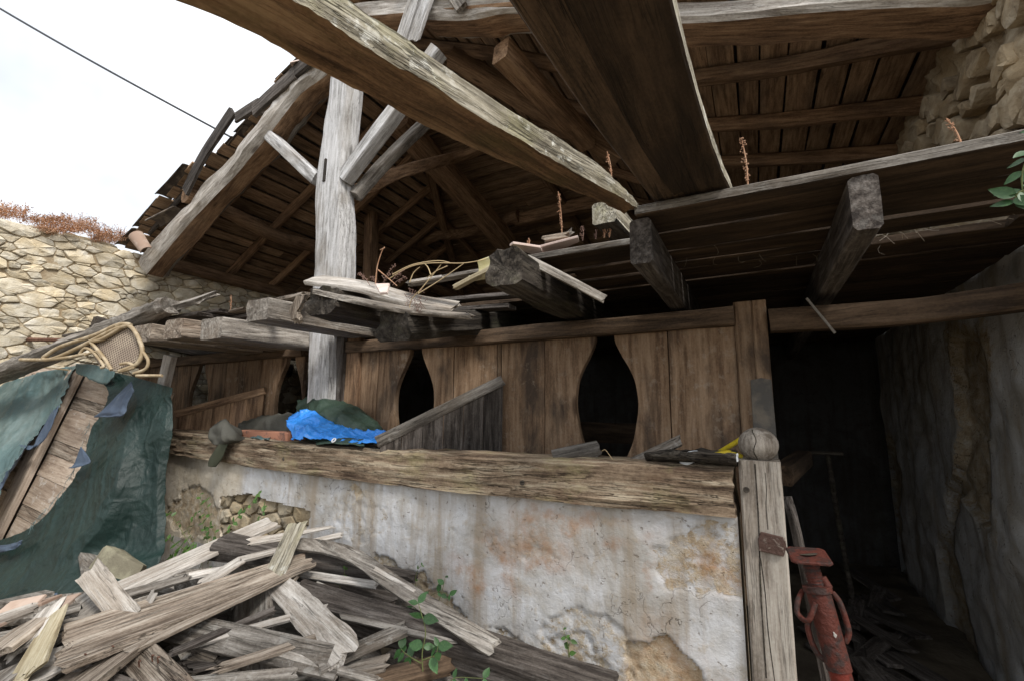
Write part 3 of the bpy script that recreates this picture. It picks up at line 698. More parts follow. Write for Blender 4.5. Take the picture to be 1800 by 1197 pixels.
# ================================================================== BARN ROOF
rf = thing('barn_roof', 'low hipped barn roof of brown rafters and boards under old tiles', 'roof', (RX, 3, 3.6))
FRONT = 2.5
rg = random.Random(21)
nrmL = Vector((-SL, 0, 1)).normalized(); nrmR = Vector((SR, 0, 1)).normalized(); nrmB = Vector((0, SB, 1)).normalized()
def roof_boards():
    # boards lie on the rafters; left and right slopes: along Y, hip: along X
    for sgn, sl, lim in ((-1, SL, RX-XL+.1), (1, SR, XR-RX+.05)):
        d = .05
        while d < lim:
            wd = rg.uniform(.14, .21); xm = RX+sgn*(d+wd/2)
            dp_ = DR(d+wd/2) if sgn > 0 else sl*(d+wd/2); z = ZP-dp_; yend = min(BACK, Y0+dp_/SB)
            nR_ = Vector((SR if d < DK else SR2, 0, 1)).normalized()
            y = FRONT+rg.uniform(0, .1) if sgn > 0 or d > 2.1 else FRONT+.16+rg.uniform(.0, .12)
            while y < yend-.05:
                L = min(rg.uniform(1.8, 3.2), yend-y)
                if L > .15:
                    j = rg.uniform(-.012, .012)
                    timber('roof_board', [(xm+j, y, z+.012), (xm-j, y+L-.01, z+.012)], (wd-rg.uniform(.006, .022)) , .02, W_BOARD, rf, up=(nrmL if sgn < 0 else nR_), n=3, rough=.02, ch=.05)
                y += L
            d += wd
    y = Y0+.05
    while y < BACK:
        wd = rg.uniform(.15, .22); ym = y+wd/2; z = ZP-SB*(ym-Y0)
        xa, xb = RX-SB*(ym-Y0)/SL, RX+DRi(SB*(ym-Y0)); xa, xb = max(xa, XL), min(xb, XR); x = xa
        while x < xb-.05:
            L = min(rg.uniform(1.6, 2.6), xb-x)
            if L > .1: timber('roof_board', [(x, ym+rg.uniform(-.01, .01), z+.012), (x+L-.01, ym, z+.012)], wd-rg.uniform(.006, .02), .02, W_BOARD, rf, up=nrmB, n=3, rough=.02, ch=.05)
            x += L
        y += wd
roof_boards()
# rafters under the boards
for sgn, sl, lim, ys in ((-1, SL, RX-XL, [3.15+.72*i for i in range(8)]), (1, SR, XR-RX, [3.3, 3.98, 4.7, 5.45, 6.25, 7.05, 7.9])):
    for y in ys:
        d0 = max(.02, (y-Y0)*SB/sl)
        if sgn > 0:
            d0 = max(.02, DRi(max(0, (y-Y0)*SB))); pth = [Vector((RX+d_, y+rg.uniform(-.03, .03), ZP-DR(d_)-.06)) for d_ in ([d0, DK, lim] if d0 < DK-.2 else [d0, lim])]
            for pa_, pb_ in zip(pth, pth[1:]): timber('rafter', [pa_, pa_.lerp(pb_, .5)+Vector((0, rg.uniform(-.03, .03), -.01)), pb_], .10, .115, W_ROOF, rf, up=Vector((SR if pa_.x < RX+DK-.1 else SR2, 0, 1)), rough=.1, wob=.02, ch=.25)
            continue
        a = Vector((RX+sgn*d0, y, ZP-sl*d0-.06)); b = Vector((RX+sgn*lim, y, ZP-sl*lim-.06))
        if (b-a).length < .4: continue
        timber('rafter', [a, a.lerp(b, .5)+Vector((0, rg.uniform(-.05, .05), rg.uniform(-.03, .01))), b], .10, .115, W_ROOF, rf, up=(nrmL if sgn < 0 else nrmR), rough=.1, wob=.03, ch=.25)
for i, x in enumerate([-6.2, -5.45, -4.75, -2.6, -1.85, -1.1, -.4, .3]):
    dd = (RX-x)*SL if x < RX else DR(x-RX); y = Y0+dd/SB
    if y > BACK-.4: continue
    a = Vector((x, y, ZP-SB*(y-Y0)-.06)); b = Vector((x+rg.uniform(-.06, .06), BACK, ZP-SB*(BACK-Y0)-.06))
    timber('rafter', [a, a.lerp(b, .5)+Vector((rg.uniform(-.05, .05), 0, -.02)), b], .095, .11, W_ROOF, rf, up=nrmB, rough=.1, wob=.03, ch=.25)
# hip rafters, ridge, purlins, plates
for sgn, sl in ((-1, SL), (1, SR)):
    e = min(BACK, Y0+sl*((RX-XL) if sgn < 0 else DK)/SB); xx = RX+sgn*SB*(e-Y0)/sl
    timber('hip_rafter', [(RX, Y0, ZP-.1), (xx, e, ZP-SB*(e-Y0)-.1)], .13, .15, W_ROOF, rf, rough=.06)
timber('ridge_beam', [(RX, FRONT+.05, ZP-.13), (RX, Y0+.2, ZP-.13)], .2, .18, W_ROOF, rf)
p1 = PL(382, 362, ZP-SL*RX-.2, SL); xp = p1.x
timber('purlin', [(xp+.05, 2.6, ZP-SL*(RX-xp)-.2), (xp-.06, 4.0, ZP-SL*(RX-xp)-.26), (xp+.05, 5.6, ZP-SL*(RX-xp)-.2), (xp, 8.5, ZP-SL*(RX-xp)-.2)], .2, .19, W_ROOF, rf, round_=True, rough=.08, wob=.06)
timber('wall_plate', [(XL+.1, 2.75, 3.55), (XL+.1, BACK, 3.5)], .2, .14, W_ROOF, rf, rough=.05)
yp = PL(880, 392, ZP+SB*Y0-.17, 0, -SB).y
timber('purlin', [(-6.2, yp+.15, ZP-SB*(yp-Y0)-.24), (-5.1, yp-.1, ZP-SB*(yp-Y0)-.14), (-4.3, yp+.05, ZP-SB*(yp-Y0)-.2), (-3.3, yp-.05, ZP-SB*(yp-Y0)-.16)], .22, .2, W_ROOF, rf, round_=True, rough=.12, wob=.12, freq=3)
timber('purlin', [(-3.4, yp, ZP-SB*(yp-Y0)-.2), (-1.0, yp+.1, ZP-SB*(yp-Y0)-.17), (.9, yp, ZP-SB*(yp-Y0)-.2)], .2, .2, W_ROOF, rf, rough=.1, wob=.08)
yq = PL(700, 305, ZP+SB*Y0-.17, 0, -SB).y
timber('purlin', [(-4.35, yq, ZP-SB*(yq-Y0)-.2), (-2.4, yq-.05, ZP-SB*(yq-Y0)-.16)], .15, .16, W_ROOF, rf, rough=.08, wob=.05)
# the heavy principal of the hip, seen going back from the ridge
a = PL(700, 215, ZP+SB*Y0-.35, 0, -SB); b = PL(905, 450, ZP+SB*Y0-.42, 0, -SB)
timber('principal_rafter', [a, a.lerp(b, .5)+Vector((.03, 0, .05)), b], .34, .3, W_ROOF, rf, rough=.09, wob=.06, n=30, ch=.2)
a = PL(880, 90, ZP+SR*RX-.3, -SR); b = PL(1000, 215, ZP+SR*RX-.3, -SR)
timber('principal_rafter', [a, b, b+(b-a)*.35], .17, .2, W_ROOF, rf, rough=.06)
a = PL(790, 105, ZP+SR*RX-.25, -SR); b = PL(1090, 275, ZP+SR*RX-.25, -SR)
timber('purlin', [a, b], .16, .17, W_ROOF, rf, rough=.08, wob=.04)
# king post inside the loft and its struts
timber('loft_post', [P(655, 330, Y=5.0), (P(655, 480, Y=5.0).x, 5.0, 2.4)], .18, .18, W_ROOF, rf, up=(0, -1, 0), rough=.05)
# front truss: left and right principal rafters, gnarled and bleached on the front face
T_Y = 2.62
tl = [P(250, 478, Y=T_Y), P(330, 382, Y=T_Y), P(415, 290, Y=T_Y), P(478, 215, Y=T_Y), P(520, 158, Y=T_Y), P(560, 118, Y=T_Y), P(625, 45, Y=T_Y)]
tl = [p+Vector((0, .12, .07)) for p in tl]
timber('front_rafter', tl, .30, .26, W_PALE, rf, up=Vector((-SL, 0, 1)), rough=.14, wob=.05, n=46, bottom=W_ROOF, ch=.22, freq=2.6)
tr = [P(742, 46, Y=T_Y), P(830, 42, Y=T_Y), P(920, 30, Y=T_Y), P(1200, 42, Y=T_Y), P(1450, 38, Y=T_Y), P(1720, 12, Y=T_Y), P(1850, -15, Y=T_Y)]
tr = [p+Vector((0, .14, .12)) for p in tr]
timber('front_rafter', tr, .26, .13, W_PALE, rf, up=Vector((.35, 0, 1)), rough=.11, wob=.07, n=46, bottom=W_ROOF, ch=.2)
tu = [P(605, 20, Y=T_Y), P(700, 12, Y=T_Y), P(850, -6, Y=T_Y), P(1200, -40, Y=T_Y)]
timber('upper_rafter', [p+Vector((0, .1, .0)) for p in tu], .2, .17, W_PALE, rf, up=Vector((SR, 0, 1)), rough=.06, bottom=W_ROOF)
for xa, ya, xb, yb, wd in ((703, 78, 738, -30, .13), (727, 72, 762, -30, .12)):
    timber('nailed_board', [P(xa, ya, Y=T_Y-.07), P(xb, yb, Y=T_Y-.07)], wd, .03, W_SILVER, rf, up=(0, -1, 0), ragged=.03, rough=.03)
timber('nailed_board', [P(812, 15, Y=T_Y-.03), P(785, -25, Y=T_Y-.03)], .1, .04, W_GREY, rf, up=(0, -1, 0))
# barge boards and slipped pieces along the left verge
def vp(px, py, dy=0): return P(px, py, Y=T_Y-.05+dy)
timber('barge_board', [vp(262, 408, .1), vp(325, 338, .1)], .03, .12, W_DARK, rf, up=(0, 0, 1))
timber('slipped_board', [vp(326, 338), vp(360, 270), vp(410, 196)], .035, .17, W_DARK, rf, up=(.9, 0, .35), rough=.06, ragged=.015)
timber('slipped_board', [vp(415, 208), vp(455, 183)], .03, .13, W_DARK, rf, up=(.4, 0, 1))
timber('barge_board', [vp(446, 196), vp(520, 128)], .04, .16, W_DARK, rf, up=(-.5, 0, 1), rough=.07)
timber('barge_board', [vp(520, 126), vp(600, 55)], .04, .16, W_DARK, rf, up=(-.5, 0, 1), rough=.07)
timber('barge_board', [vp(445, 192, .05), vp(470, 206, .3)], .1, .04, W_GREY, rf)
# canal tiles
def tile_mesh(r0=.085, r1=.105, L=.42, th=.014):
    V = []; F = []; k = 8
    for i, (x, r) in enumerate(((0, r0), (L, r1))):
        for j in range(k+1):
            a = math.pi*(.05+.9*j/k)
            V.append((x, r*math.cos(a), r*math.sin(a)*.8)); V.append((x, (r-th)*math.cos(a), (r-th)*math.sin(a)*.8))
    n = 2*(k+1)
    for j in range(k):
        a, b, c, d = 2*j, 2*j+1, 2*j+2, 2*j+3
        F += [(a, c, n+c, n+a), (b, n+b, n+d, d), (a, b, d, c), (n+a, n+c, n+d, n+b)]
    F += [(0, n, n+1, 1), (2*k, 2*k+1, n+2*k+1, n+2*k)]
    return V, F
def tile(name, M, mat, parent=None):
    V, F = tile_mesh(); return mesh_obj(name, V, F, mat, parent, M, smooth=40)
sd_ = Vector((-1, 0, -SL)).normalized()
for i in range(20):
    d = 3.98-i*.19
    for q, yy in enumerate((FRONT+.06, FRONT+.27)):
        if q == 0 and (d < 2.6 or i % 3 == 1): continue
        o_ = Vector((RX-d+.3, yy+rg.uniform(-.02, .02), ZP-SL*(d-.3)+.0+q*.005+rg.uniform(0, .02)))
        dr = sd_+Vector((0, rg.uniform(-.06, .06), rg.uniform(-.05, .03)))
        tile('roof_tile', frame(o_, dr, (0, 0, 1)) @ Matrix.Diagonal((.9, .9, .5, 1)), TILE_DK, rf)
def cover(name, fn, u0, u1, v0f, v1f):
    V = []; F = []; nu, nv = 30, 60
    for i in range(nu+1):
        u = u0+(u1-u0)*i/nu
        for j in range(nv+1):
            v = v0f(u)+(v1f(u)-v0f(u))*j/nv; V.append(fn(u, v))
    F = [(i*(nv+1)+j, (i+1)*(nv+1)+j, (i+1)*(nv+1)+j+1, i*(nv+1)+j+1) for i in range(nu) for j in range(nv)]
    tag(mesh_obj(name, V, F, TILE_DK, rf, smooth=60), kind='stuff')
wv_ = lambda t: .03*math.sin(t*2*math.pi/.2)
cover('tile_cover', lambda u, v: (RX-u, v, ZP-SL*u+.075+wv_(v)), 0, RX-XL+.25, lambda u: FRONT+.36, lambda u: min(BACK+.3, Y0+SL*u/SB))
cover('tile_cover', lambda u, v: (RX+u, v, ZP-DR(u)+.075+wv_(v)), 0, XR-RX+.3, lambda u: FRONT+.05, lambda u: min(BACK+.3, Y0+DR(u)/SB))
cover('tile_cover', lambda u, v: (v, Y0+u, ZP-SB*u+.075+wv_(v)), 0, BACK-Y0+.3, lambda u: max(XL-.2, RX-SB*u/SL), lambda u: min(XR+.2, RX+DRi(SB*u)))
# loose tile leaning at the foot of the verge
a = P(258, 442, Y=2.5); b = P(232, 404, Y=2.45)
tag(tile('roof_tile', frame(a, b-a, (.55, -.8, .3)) @ Matrix.Diagonal((.8, .8, .8, 1)), TILE, None), 'single curved clay tile leaning at the eave above the stone wall', 'tile')
tile('roof_tile', frame(vp(312, 372, .1), Vector((-1, -.2, -.35)), (0, 0, 1)), TILE_DK, rf)
tile('roof_tile', frame(P(538, 112, Y=T_Y+.0), Vector((-.6, -.4, -.35)), (0, 0, 1)) @ Matrix.Diagonal((.35, .6, .6, 1)), TILE_PINK, rf)

# ------------------------------------------------------------------ tall post and braces
tp = thing('timber_post', 'tall bleached oak post carrying the front of the barn roof', 'post', (-3.48, 2.72, 0))
pb_, pm_, pt_ = P(572, 690, Y=2.58), P(590, 300, Y=2.58), P(607, 130, Y=2.58)
def post_shaft():
    prof = [(0, -3.5, .37), (1.3, -3.48, .37), (1.75, -3.42, .36), (2.15, -3.40, .35), (2.45, -3.38, .40), (2.9, -3.38, .40), (3.3, -3.38, .37), (3.75, -3.40, .36), (4.1, -3.38, .36), (4.6, -3.36, .33), (5.3, -3.34, .32)]
    prof = []
    for y_, xl, xr in ((1500, 505, 588), (1000, 520, 600), (690, 539, 604), (600, 541, 606), (575, 542, 610), (480, 550, 629), (430, 551, 629), (330, 553, 624), (300, 556, 626), (230, 566, 630), (160, 577, 634), (60, 588, 638), (0, 594, 642)):
        a_, b_ = P(xl, y_, Y=2.58), P(xr, y_, Y=2.58); ww = (b_.x-a_.x)
        prof.append((max(0., a_.z), a_.x, ww*.60))
    V = []; F = []; n = 70; k = 20
    zs = [p[0] for p in prof]
    for i in range(n+1):
        z = zs[0]+(min(zs[-1], 5.4)-zs[0])*i/n
        for (za, xa, wa), (zb, xb, wb) in zip(prof, prof[1:]):
            if za <= z <= zb+1e-6:
                t = (z-za)/max(zb-za, 1e-6); t = t*t*(3-2*t); xl = xa+(xb-xa)*t; ww = wa+(wb-wa)*t; break
        for j in range(k):
            a = 2*math.pi*(j+.5)/k; cx_, sy_ = math.cos(a), math.sin(a)
            q = max(abs(cx_), abs(sy_)); qx, qy = cx_/q*.5, sy_/q*.5; f = .93 if min(abs(cx_), abs(sy_))/q > .8 else 1
            r = 1+.05*nz(z*1.5, qx*2, qy*2)+.022*nz(z*5, qx*6, qy*6)
            V.append((z, -(xl+ww/2+qx*ww*f*r+3.45), -(qy*.2*f*r)))
    for i in range(n):
        for j in range(k): F.append((i*k+j, i*k+(j+1) % k, (i+1)*k+(j+1) % k, (i+1)*k+j))
    F += [tuple(range(k)), tuple(range(n*k, n*k+k))]
    M = Matrix(((0, -1, 0, -3.45), (0, 0, -1, 2.68), (1, 0, 0, 0), (0, 0, 0, 1)))
    return mesh_obj('shaft', V, F, W_SILVER, tp, M, smooth=42)
post_shaft()
q = P(571, 300, Y=2.575)
slab('mortise', [(-.11, -.015), (.11, -.017), (.12, 0), (.11, .015), (-.11, .017)], .012, W_BLACK, tp, frame(q, (0, 0, 1), (0, -1, 0)))
timber('brace', [P(560, 318, Y=2.68), P(511, 273, Y=2.68), P(462, 228, Y=2.68)], .12, .12, W_SILVER, tp, up=(0, -1, 0), rough=.06)
timber('brace', [P(606, 316, Y=2.66), P(690, 205, Y=2.68), P(772, 90, Y=2.7)], .13, .13, W_SILVER, tp, up=(0, -1, 0), rough=.05, side=None)
timber('brace', [P(625, 346, Y=2.75), P(680, 283, Y=2.95), P(750, 215, Y=3.25)], .1, .1, W_GREY, tp, up=(0, -1, 0), rough=.05)
timber('brace', [P(632, 335, Y=2.95), P(700, 305, Y=3.3), P(790, 280, Y=4.3)], .15, .13, W_ROOF, tp, up=(0, -.6, 1), rough=.06)
sp = thing('side_post', 'short dark post beside the foot of the tall bleached post', 'post', (-3.15, 2.8, 0))
timber('shaft', [(-3.19, 2.72, 0), (-3.19, 2.72, 2.2)], .17, .13, W_DARK, sp, up=(0, -1, 0), rough=.03)
timber('cap', [(-3.34, 2.7, 2.225), (-3.08, 2.7, 2.235)], .16, .06, W_GREY, sp)

# ================================================================== LOFT DECK
dk = thing('loft_deck', 'broken loft floor of joists and planks jutting over the manger', 'deck', (-1, 2.5, 2.2))
def joist(px0, px1, py_top, py_bot, Yf, Yb, mat, drop=0., zb=None, **k):
    a, b = P(px0, py_bot, Y=Yf), P(px1, py_bot, Y=Yf); t = P((px0+px1)/2, py_top, Y=Yf)
    ht = t.z-a.z; wd = b.x-a.x; c = Vector(((a.x+b.x)/2, Yf, (a.z+t.z)/2))
    e = Vector((c.x+k.pop('dx', 0), Yb, 2.295 if zb is None else zb))
    return timber('joist', [c, c.lerp(e, .5)+Vector((0, 0, k.pop('sag', 0))), e], wd, ht, mat, dk, n=20, **k)
joist(1500, 1556, 306, 407, 1.79, 6.1, W_DARK, rough=.03, ragged=.008, ch=.15)
joist(1108, 1147, 385, 466, 1.8, 6.1, W_DARK, rough=.03, ragged=.008, ch=.12)
joist(857, 915, 438, 506, 1.82, 6.1, W_BLACK, rough=.07, ragged=.04, ch=.13, fine=True, freq=4)
joist(662, 722, 546, 601, 1.95, 3.4, W_BLACK, rough=.08, ragged=.04, ch=.2, zb=2.36, fine=True, freq=4)
joist(538, 590, 506, 556, 1.8, 4.2, W_BLACK, rough=.08, ragged=.05, ch=.2, fine=True, freq=4)
joist(432, 470, 527, 566, 1.8, 5.0, W_GREY, rough=.04, ch=.06, fine=True, ragged=.01)
joist(351, 388, 560, 598, 1.85, 5.0, W_GREY, rough=.04, ch=.06, zb=2.26, fine=True, ragged=.01)
joist(288, 318, 562, 597, 1.8, 5.0, W_TAN, rough=.05, ch=.06, zb=2.24, fine=True, ragged=.015)
joist(233, 264, 572, 603, 1.75, 5.0, W_TAN, rough=.05, ch=.06, zb=2.22, fine=True, ragged=.015)
joist(130, 165, 560, 590, 2.3, 5.0, W_DARK, rough=.03, ch=.1, zb=2.22)
rg = random.Random(31)
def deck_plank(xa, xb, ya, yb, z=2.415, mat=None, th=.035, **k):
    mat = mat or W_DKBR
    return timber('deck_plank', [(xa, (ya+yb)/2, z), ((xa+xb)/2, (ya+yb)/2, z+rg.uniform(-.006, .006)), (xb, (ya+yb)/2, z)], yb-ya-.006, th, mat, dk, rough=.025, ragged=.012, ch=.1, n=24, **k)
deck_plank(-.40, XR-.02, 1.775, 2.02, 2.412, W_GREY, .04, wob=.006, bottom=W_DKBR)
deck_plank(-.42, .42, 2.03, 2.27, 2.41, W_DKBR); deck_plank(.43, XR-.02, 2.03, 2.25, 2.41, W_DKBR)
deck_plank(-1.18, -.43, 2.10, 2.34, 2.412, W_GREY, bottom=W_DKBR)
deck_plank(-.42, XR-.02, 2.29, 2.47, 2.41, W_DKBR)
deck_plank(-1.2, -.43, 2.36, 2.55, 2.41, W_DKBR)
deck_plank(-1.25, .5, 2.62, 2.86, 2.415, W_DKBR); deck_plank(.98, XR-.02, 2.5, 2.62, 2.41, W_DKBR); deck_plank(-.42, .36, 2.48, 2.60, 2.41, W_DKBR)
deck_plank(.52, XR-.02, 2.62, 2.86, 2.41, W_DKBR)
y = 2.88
while y < 6.1:  # loft floor carried back out of view, put in to keep the stable dark
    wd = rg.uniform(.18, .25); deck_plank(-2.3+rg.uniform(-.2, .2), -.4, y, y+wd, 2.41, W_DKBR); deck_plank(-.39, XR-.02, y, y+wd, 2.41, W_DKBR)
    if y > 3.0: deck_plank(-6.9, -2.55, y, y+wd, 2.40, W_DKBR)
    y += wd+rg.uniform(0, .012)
timber('deck_plank', [P(745, 532, Y=2.7), P(1035, 508, Y=2.7)], .1, .03, W_DARK, dk)
timber('deck_plank', [P(640, 556, Y=2.72), P(900, 540, Y=2.72)], .12, .03, W_DARK, dk)
# hay hanging in the gap between planks
g = Geo()
for i in range(34):
    x = rg.uniform(.45, .95); y = rg.uniform(2.48, 2.62); p = Vector((x, y, 2.43))
    g.add(tube_geo([p, p+Vector((rg.uniform(-.06, .06), rg.uniform(-.05, .03), -rg.uniform(.0, .02))), p+Vector((rg.uniform(-.1, .1), rg.uniform(-.08, .05), rg.uniform(-.06, .03)))], .0008, sides=4, steps=4))
tag(g.build('hay_strands', HAY), 'wisps of grey hay hanging through the gap in the loft planks', 'hay', kind='stuff')
g = Geo()
for i in range(16):
    px, py = rg.uniform(1140, 1560), rg.uniform(430, 480); p = P(px, py, Z=2.38); p.y = min(p.y, 2.6)
    g.add(tube_geo([p, p+Vector((rg.uniform(-.02, .02), 0, -.03)), p+Vector((rg.uniform(-.03, .03), 0, -rg.uniform(.03, .06)))], .0005, sides=4, steps=4))
tag(g.build('cobweb_threads', HAY), 'loose dusty threads hanging under the dark loft planks', 'threads', kind='stuff')

# ------------------------------------------------------------------ two loose timbers running overhead
def overhead():
    zb = 2.42; right = [(-1.50, -1.9), (-1.12, -.6), (-.90, .12), (-.783, .498), (-.715, .725), (-.615, 1.075), (-.477, 1.495), (-.385, 1.79)]
    left = [(-1.68, -1.9), (-1.3, -.6), (-1.075, .12), (-.945, .498), (-.872, .725), (-.757, 1.075), (-.575, 1.495), (-.45, 1.81)]
    hts = [.1, .1, .095, .09, .085, .085, .09, .05]
    n = 90; rr = smooth_path([(x, y, 0) for x, y in right], n); ll = smooth_path([(x, y, 0) for x, y in left], n); hh = smooth_path([(h, 0, 0) for h in hts], n)
    A = Vector((-1.5, -1.9, zb)); M = frame(A, Vector((-.415, 1.8, zb))-A); Mi = M.inverted(); V = []; F = []; fm = []
    for i in range(n):
        a, b, h = rr[i], ll[i], hh[i].x; t = i/n
        rot = max(0, (t-.86)/.14)
        sec = [(0, 0), (.33, 0), (.66, 0), (1, 0), (1.02, .5), (.98, 1), (.66, 1.02), (.33, 1.02), (.02, 1), (-.02, .66), (-.015, .33)]
        k = len(sec)
        for j, (u, v) in enumerate(sec):
            p = a.lerp(b, u); s = t*8
            z = zb+v*h+.006*nz(s*2, u*3, v*3)+.003*nz(s*9, u*8, v*8) - rot*.03*(v-.2)*(1+nz(s*9, u*5))
            if v == 0: z += .012*nz(s*1.3, u*2, 5)+(.02*rot*abs(nz(s*6, u*7)))
            V.append(Mi @ Vector((p.x+.005*nz(s*3, v*4, 8)+.004*nz(s*12, v*9), p.y+(.03*nz(u*7, v*7) if i in (0, n-1) else 0), z)))
    for i in range(n-1):
        for j in range(k):
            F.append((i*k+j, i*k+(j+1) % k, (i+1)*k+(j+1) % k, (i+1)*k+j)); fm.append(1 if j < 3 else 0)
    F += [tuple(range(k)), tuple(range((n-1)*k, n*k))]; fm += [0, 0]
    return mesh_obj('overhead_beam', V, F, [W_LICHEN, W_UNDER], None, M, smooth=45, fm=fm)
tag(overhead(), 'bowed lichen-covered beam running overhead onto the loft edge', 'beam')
pk = thing('overhead_planks', 'wide dark cracked plank overhead seen from below', 'plank', (-.1, .5, 2.45))
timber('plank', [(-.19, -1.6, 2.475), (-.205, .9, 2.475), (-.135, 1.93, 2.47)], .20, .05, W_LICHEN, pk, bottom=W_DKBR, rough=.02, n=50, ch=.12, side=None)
timber('plank', [(-.36, -1.6, 2.49), (-.35, .8, 2.49), (-.25, 1.9, 2.475)], .13, .06, W_LINT, pk, rough=.04, n=50, ch=.2)
st_ = tag(timber('timber_stub', [P(1062, 374, Y=2.15), P(1062, 374, Y=2.15)+Vector((.08, 1.1, -.02))], .13, .12, W_LICHEN, ch=.1, rough=.04, ragged=.01, bottom=W_BLACK), 'square mossy timber stub lying on the deck behind the bowed beam', 'timber')
# ================================================================== THINGS ON THE LOFT EDGE
rg = random.Random(41)
def piece(name, label, cat, pts, wd, th, mat, up=(0, 0, 1), group=None, **k):
    return tag(timber(name, pts, wd, th, mat, None, up, **k), label, cat, group)
# warped board on the joist ends
a = P(548, 492, Y=1.83); b = P(800, 540, Y=2.25)
piece('warped_board', 'warped bleached board lying across the rotten joist ends', 'plank', [a, P(640, 505, Y=1.95), P(720, 527, Y=2.1), b], .2, .028, W_PALE, up=(0, -.55, 1), ragged=.03, rough=.03, n=28)
piece('split_board', 'dark split board under the warped bleached board', 'plank', [P(560, 512, Y=1.82), P(650, 533, Y=1.9), P(735, 549, Y=2.0), P(826, 556, Y=2.15)], .13, .03, W_GREY, up=(0, -.3, 1), ragged=.05, rough=.09, n=26)
piece('bark_slab', 'curled slab of bark hanging beside the rotten joist end', 'bark', [P(530, 520, Y=1.8), P(516, 548, Y=1.8), P(522, 565, Y=1.8)], .09, .03, W_TAN, up=(0, -1, 0), rough=.15, ragged=.03, wob=.02)
piece('split_stick', 'pale split stick lying left of the rotten joists', 'stick', [P(440, 552, Y=2.4), P(480, 532, Y=2.2), P(538, 518, Y=2.0)], .06, .03, W_TAN, ragged=.03, rough=.12)
piece('thin_board', 'thin board lying across the left joists', 'plank', [P(365, 560, Y=2.3), P(440, 545, Y=2.3)], .14, .02, W_TAN, ragged=.02)
# log and rough slab on the left joists
piece('weathered_log', 'long weathered split log leaning up against the left joists', 'log', [P(-40, 668, Y=1.35), P(60, 632, Y=1.5), P(160, 590, Y=1.68), P(262, 548, Y=1.85), P(300, 540, Y=1.92)], .2, .15, W_GREY, round_=True, rough=.16, wob=.04, n=60, freq=5, ragged=.05)
piece('bark_plank', 'rough grey plank with bark raised on the left joists', 'plank', [P(225, 562, Y=1.95), P(290, 545, Y=2.02), P(362, 524, Y=2.1)], .22, .05, W_GREY, up=(0, -.7, 1), rough=.1, ragged=.05, n=26)
for i, (xa, xb, y, zz) in enumerate(((-6.9, -4.2, 2.1, 2.37), (-6.8, -3.75, 2.36, 2.375), (-6.9, -3.8, 2.62, 2.38), (-6.9, -3.75, 2.86, 2.38), (-5.9, -4.1, 2.22, 2.41))):  # boards added over the left joists to shade the partition below
    piece('shade_plank', ('added shading board lying along the left joists nearest the yard', 'added shading board resting second in line across the left joists', 'added shading board lying third back across the left joists', 'added shading board at the back of the left joists against the partition', 'topmost added shading board on the left joists')[i], 'plank', [(xa, y, zz), (xb, y+.05, zz+.02)], .24, .03, W_DARK, rough=.03, ragged=.03)
# boards and tiles by the third joist
piece('lath', 'dark lath hanging down from the loft beside the mossy joist', 'lath', [P(925, 455, Y=2.0), P(990, 488, Y=2.1), P(1062, 526, Y=2.2)], .045, .018, W_GREY, up=(0, -1, .4), ragged=.02, rough=.06)
piece('lath', 'grey lath lying below the dry stems', 'lath', [P(718, 500, Y=2.1), P(780, 490, Y=2.15), P(845, 478, Y=2.2)], .07, .02, W_GREY, ragged=.02, rough=.05)
piece('lath', 'pale short lath on top of the grey lath', 'lath', [P(722, 496, Y=2.05), P(778, 487, Y=2.08)], .03, .015, W_PALE, rough=.04)
piece('mossy_stick', 'mossy yellowish stick beside the curved tile', 'stick', [P(800, 506, Y=1.95), P(830, 490, Y=1.95), P(862, 474, Y=1.95)], .035, .025, W_YELLOW, ragged=.03, rough=.12)
a = P(822, 462, Y=1.98)
tag(mesh_obj('curved_tile', [(v[0]*.42, v[1]*1.1, v[2]*1.1) for v in tile_mesh()[0]], tile_mesh()[1], TILE_YEL, None, frame(P(830, 470, Y=2.0), P(868, 458, Y=2.0)-P(830, 470, Y=2.0), (.15, .75, -.65)), smooth=40), 'yellow lichened curved tile standing beside the mossy joist', 'tile')
def shard(name, label, pxs, Yq, th, mat, cat='tile'):
    pts = [PL(px, py, Yq[0], 0, Yq[1]) for px, py in pxs]; o = sum(pts, Vector())/len(pts)
    nn = (pts[1]-pts[0]).cross(pts[2]-pts[1]).normalized(); 
    if nn.z < 0: nn = -nn
    M = frame(o, pts[1]-pts[0], nn); Mi = M.inverted()
    return tag(slab(name, [((Mi @ p).x, (Mi @ p).y) for p in pts], th, mat, None, M), label, cat)
shard('tile_shard', 'pinkish broken tile lying left on the loft edge', [(896, 431), (902, 427), (950, 434), (958, 453), (952, 453)], (2.18, .14), .012, TILE_PINK)
shard('tile_shard', 'pinkish broken tile pointing right on the loft edge', [(946, 434), (1016, 416), (1018, 424), (985, 438), (956, 450)], (2.185, .15), .012, TILE_PINK)
shard('tile_shard', 'small pink tile fragment among the dry stems', [(660, 501), (685, 500), (681, 516), (668, 517)], (1.2, .62), .012, TILE_PINK)
shard('tile_shard', 'little clay chip caught on the hanging lath', [(1000, 484), (1010, 482), (1016, 487), (1006, 491)], (1.9, .2), .01, TILE)
piece('broken_board', 'short broken board end behind the pink tiles', 'plank', [P(955, 425, Y=2.25), P(1000, 418, Y=2.28)], .09, .03, W_TAN, ragged=.03)
piece('splinter', 'upright splinter behind the pink tiles', 'splinter', [P(990, 420, Y=2.27), P(1005, 407, Y=2.27)], .03, .012, W_GREY, up=(0, -1, 0), ragged=.02)

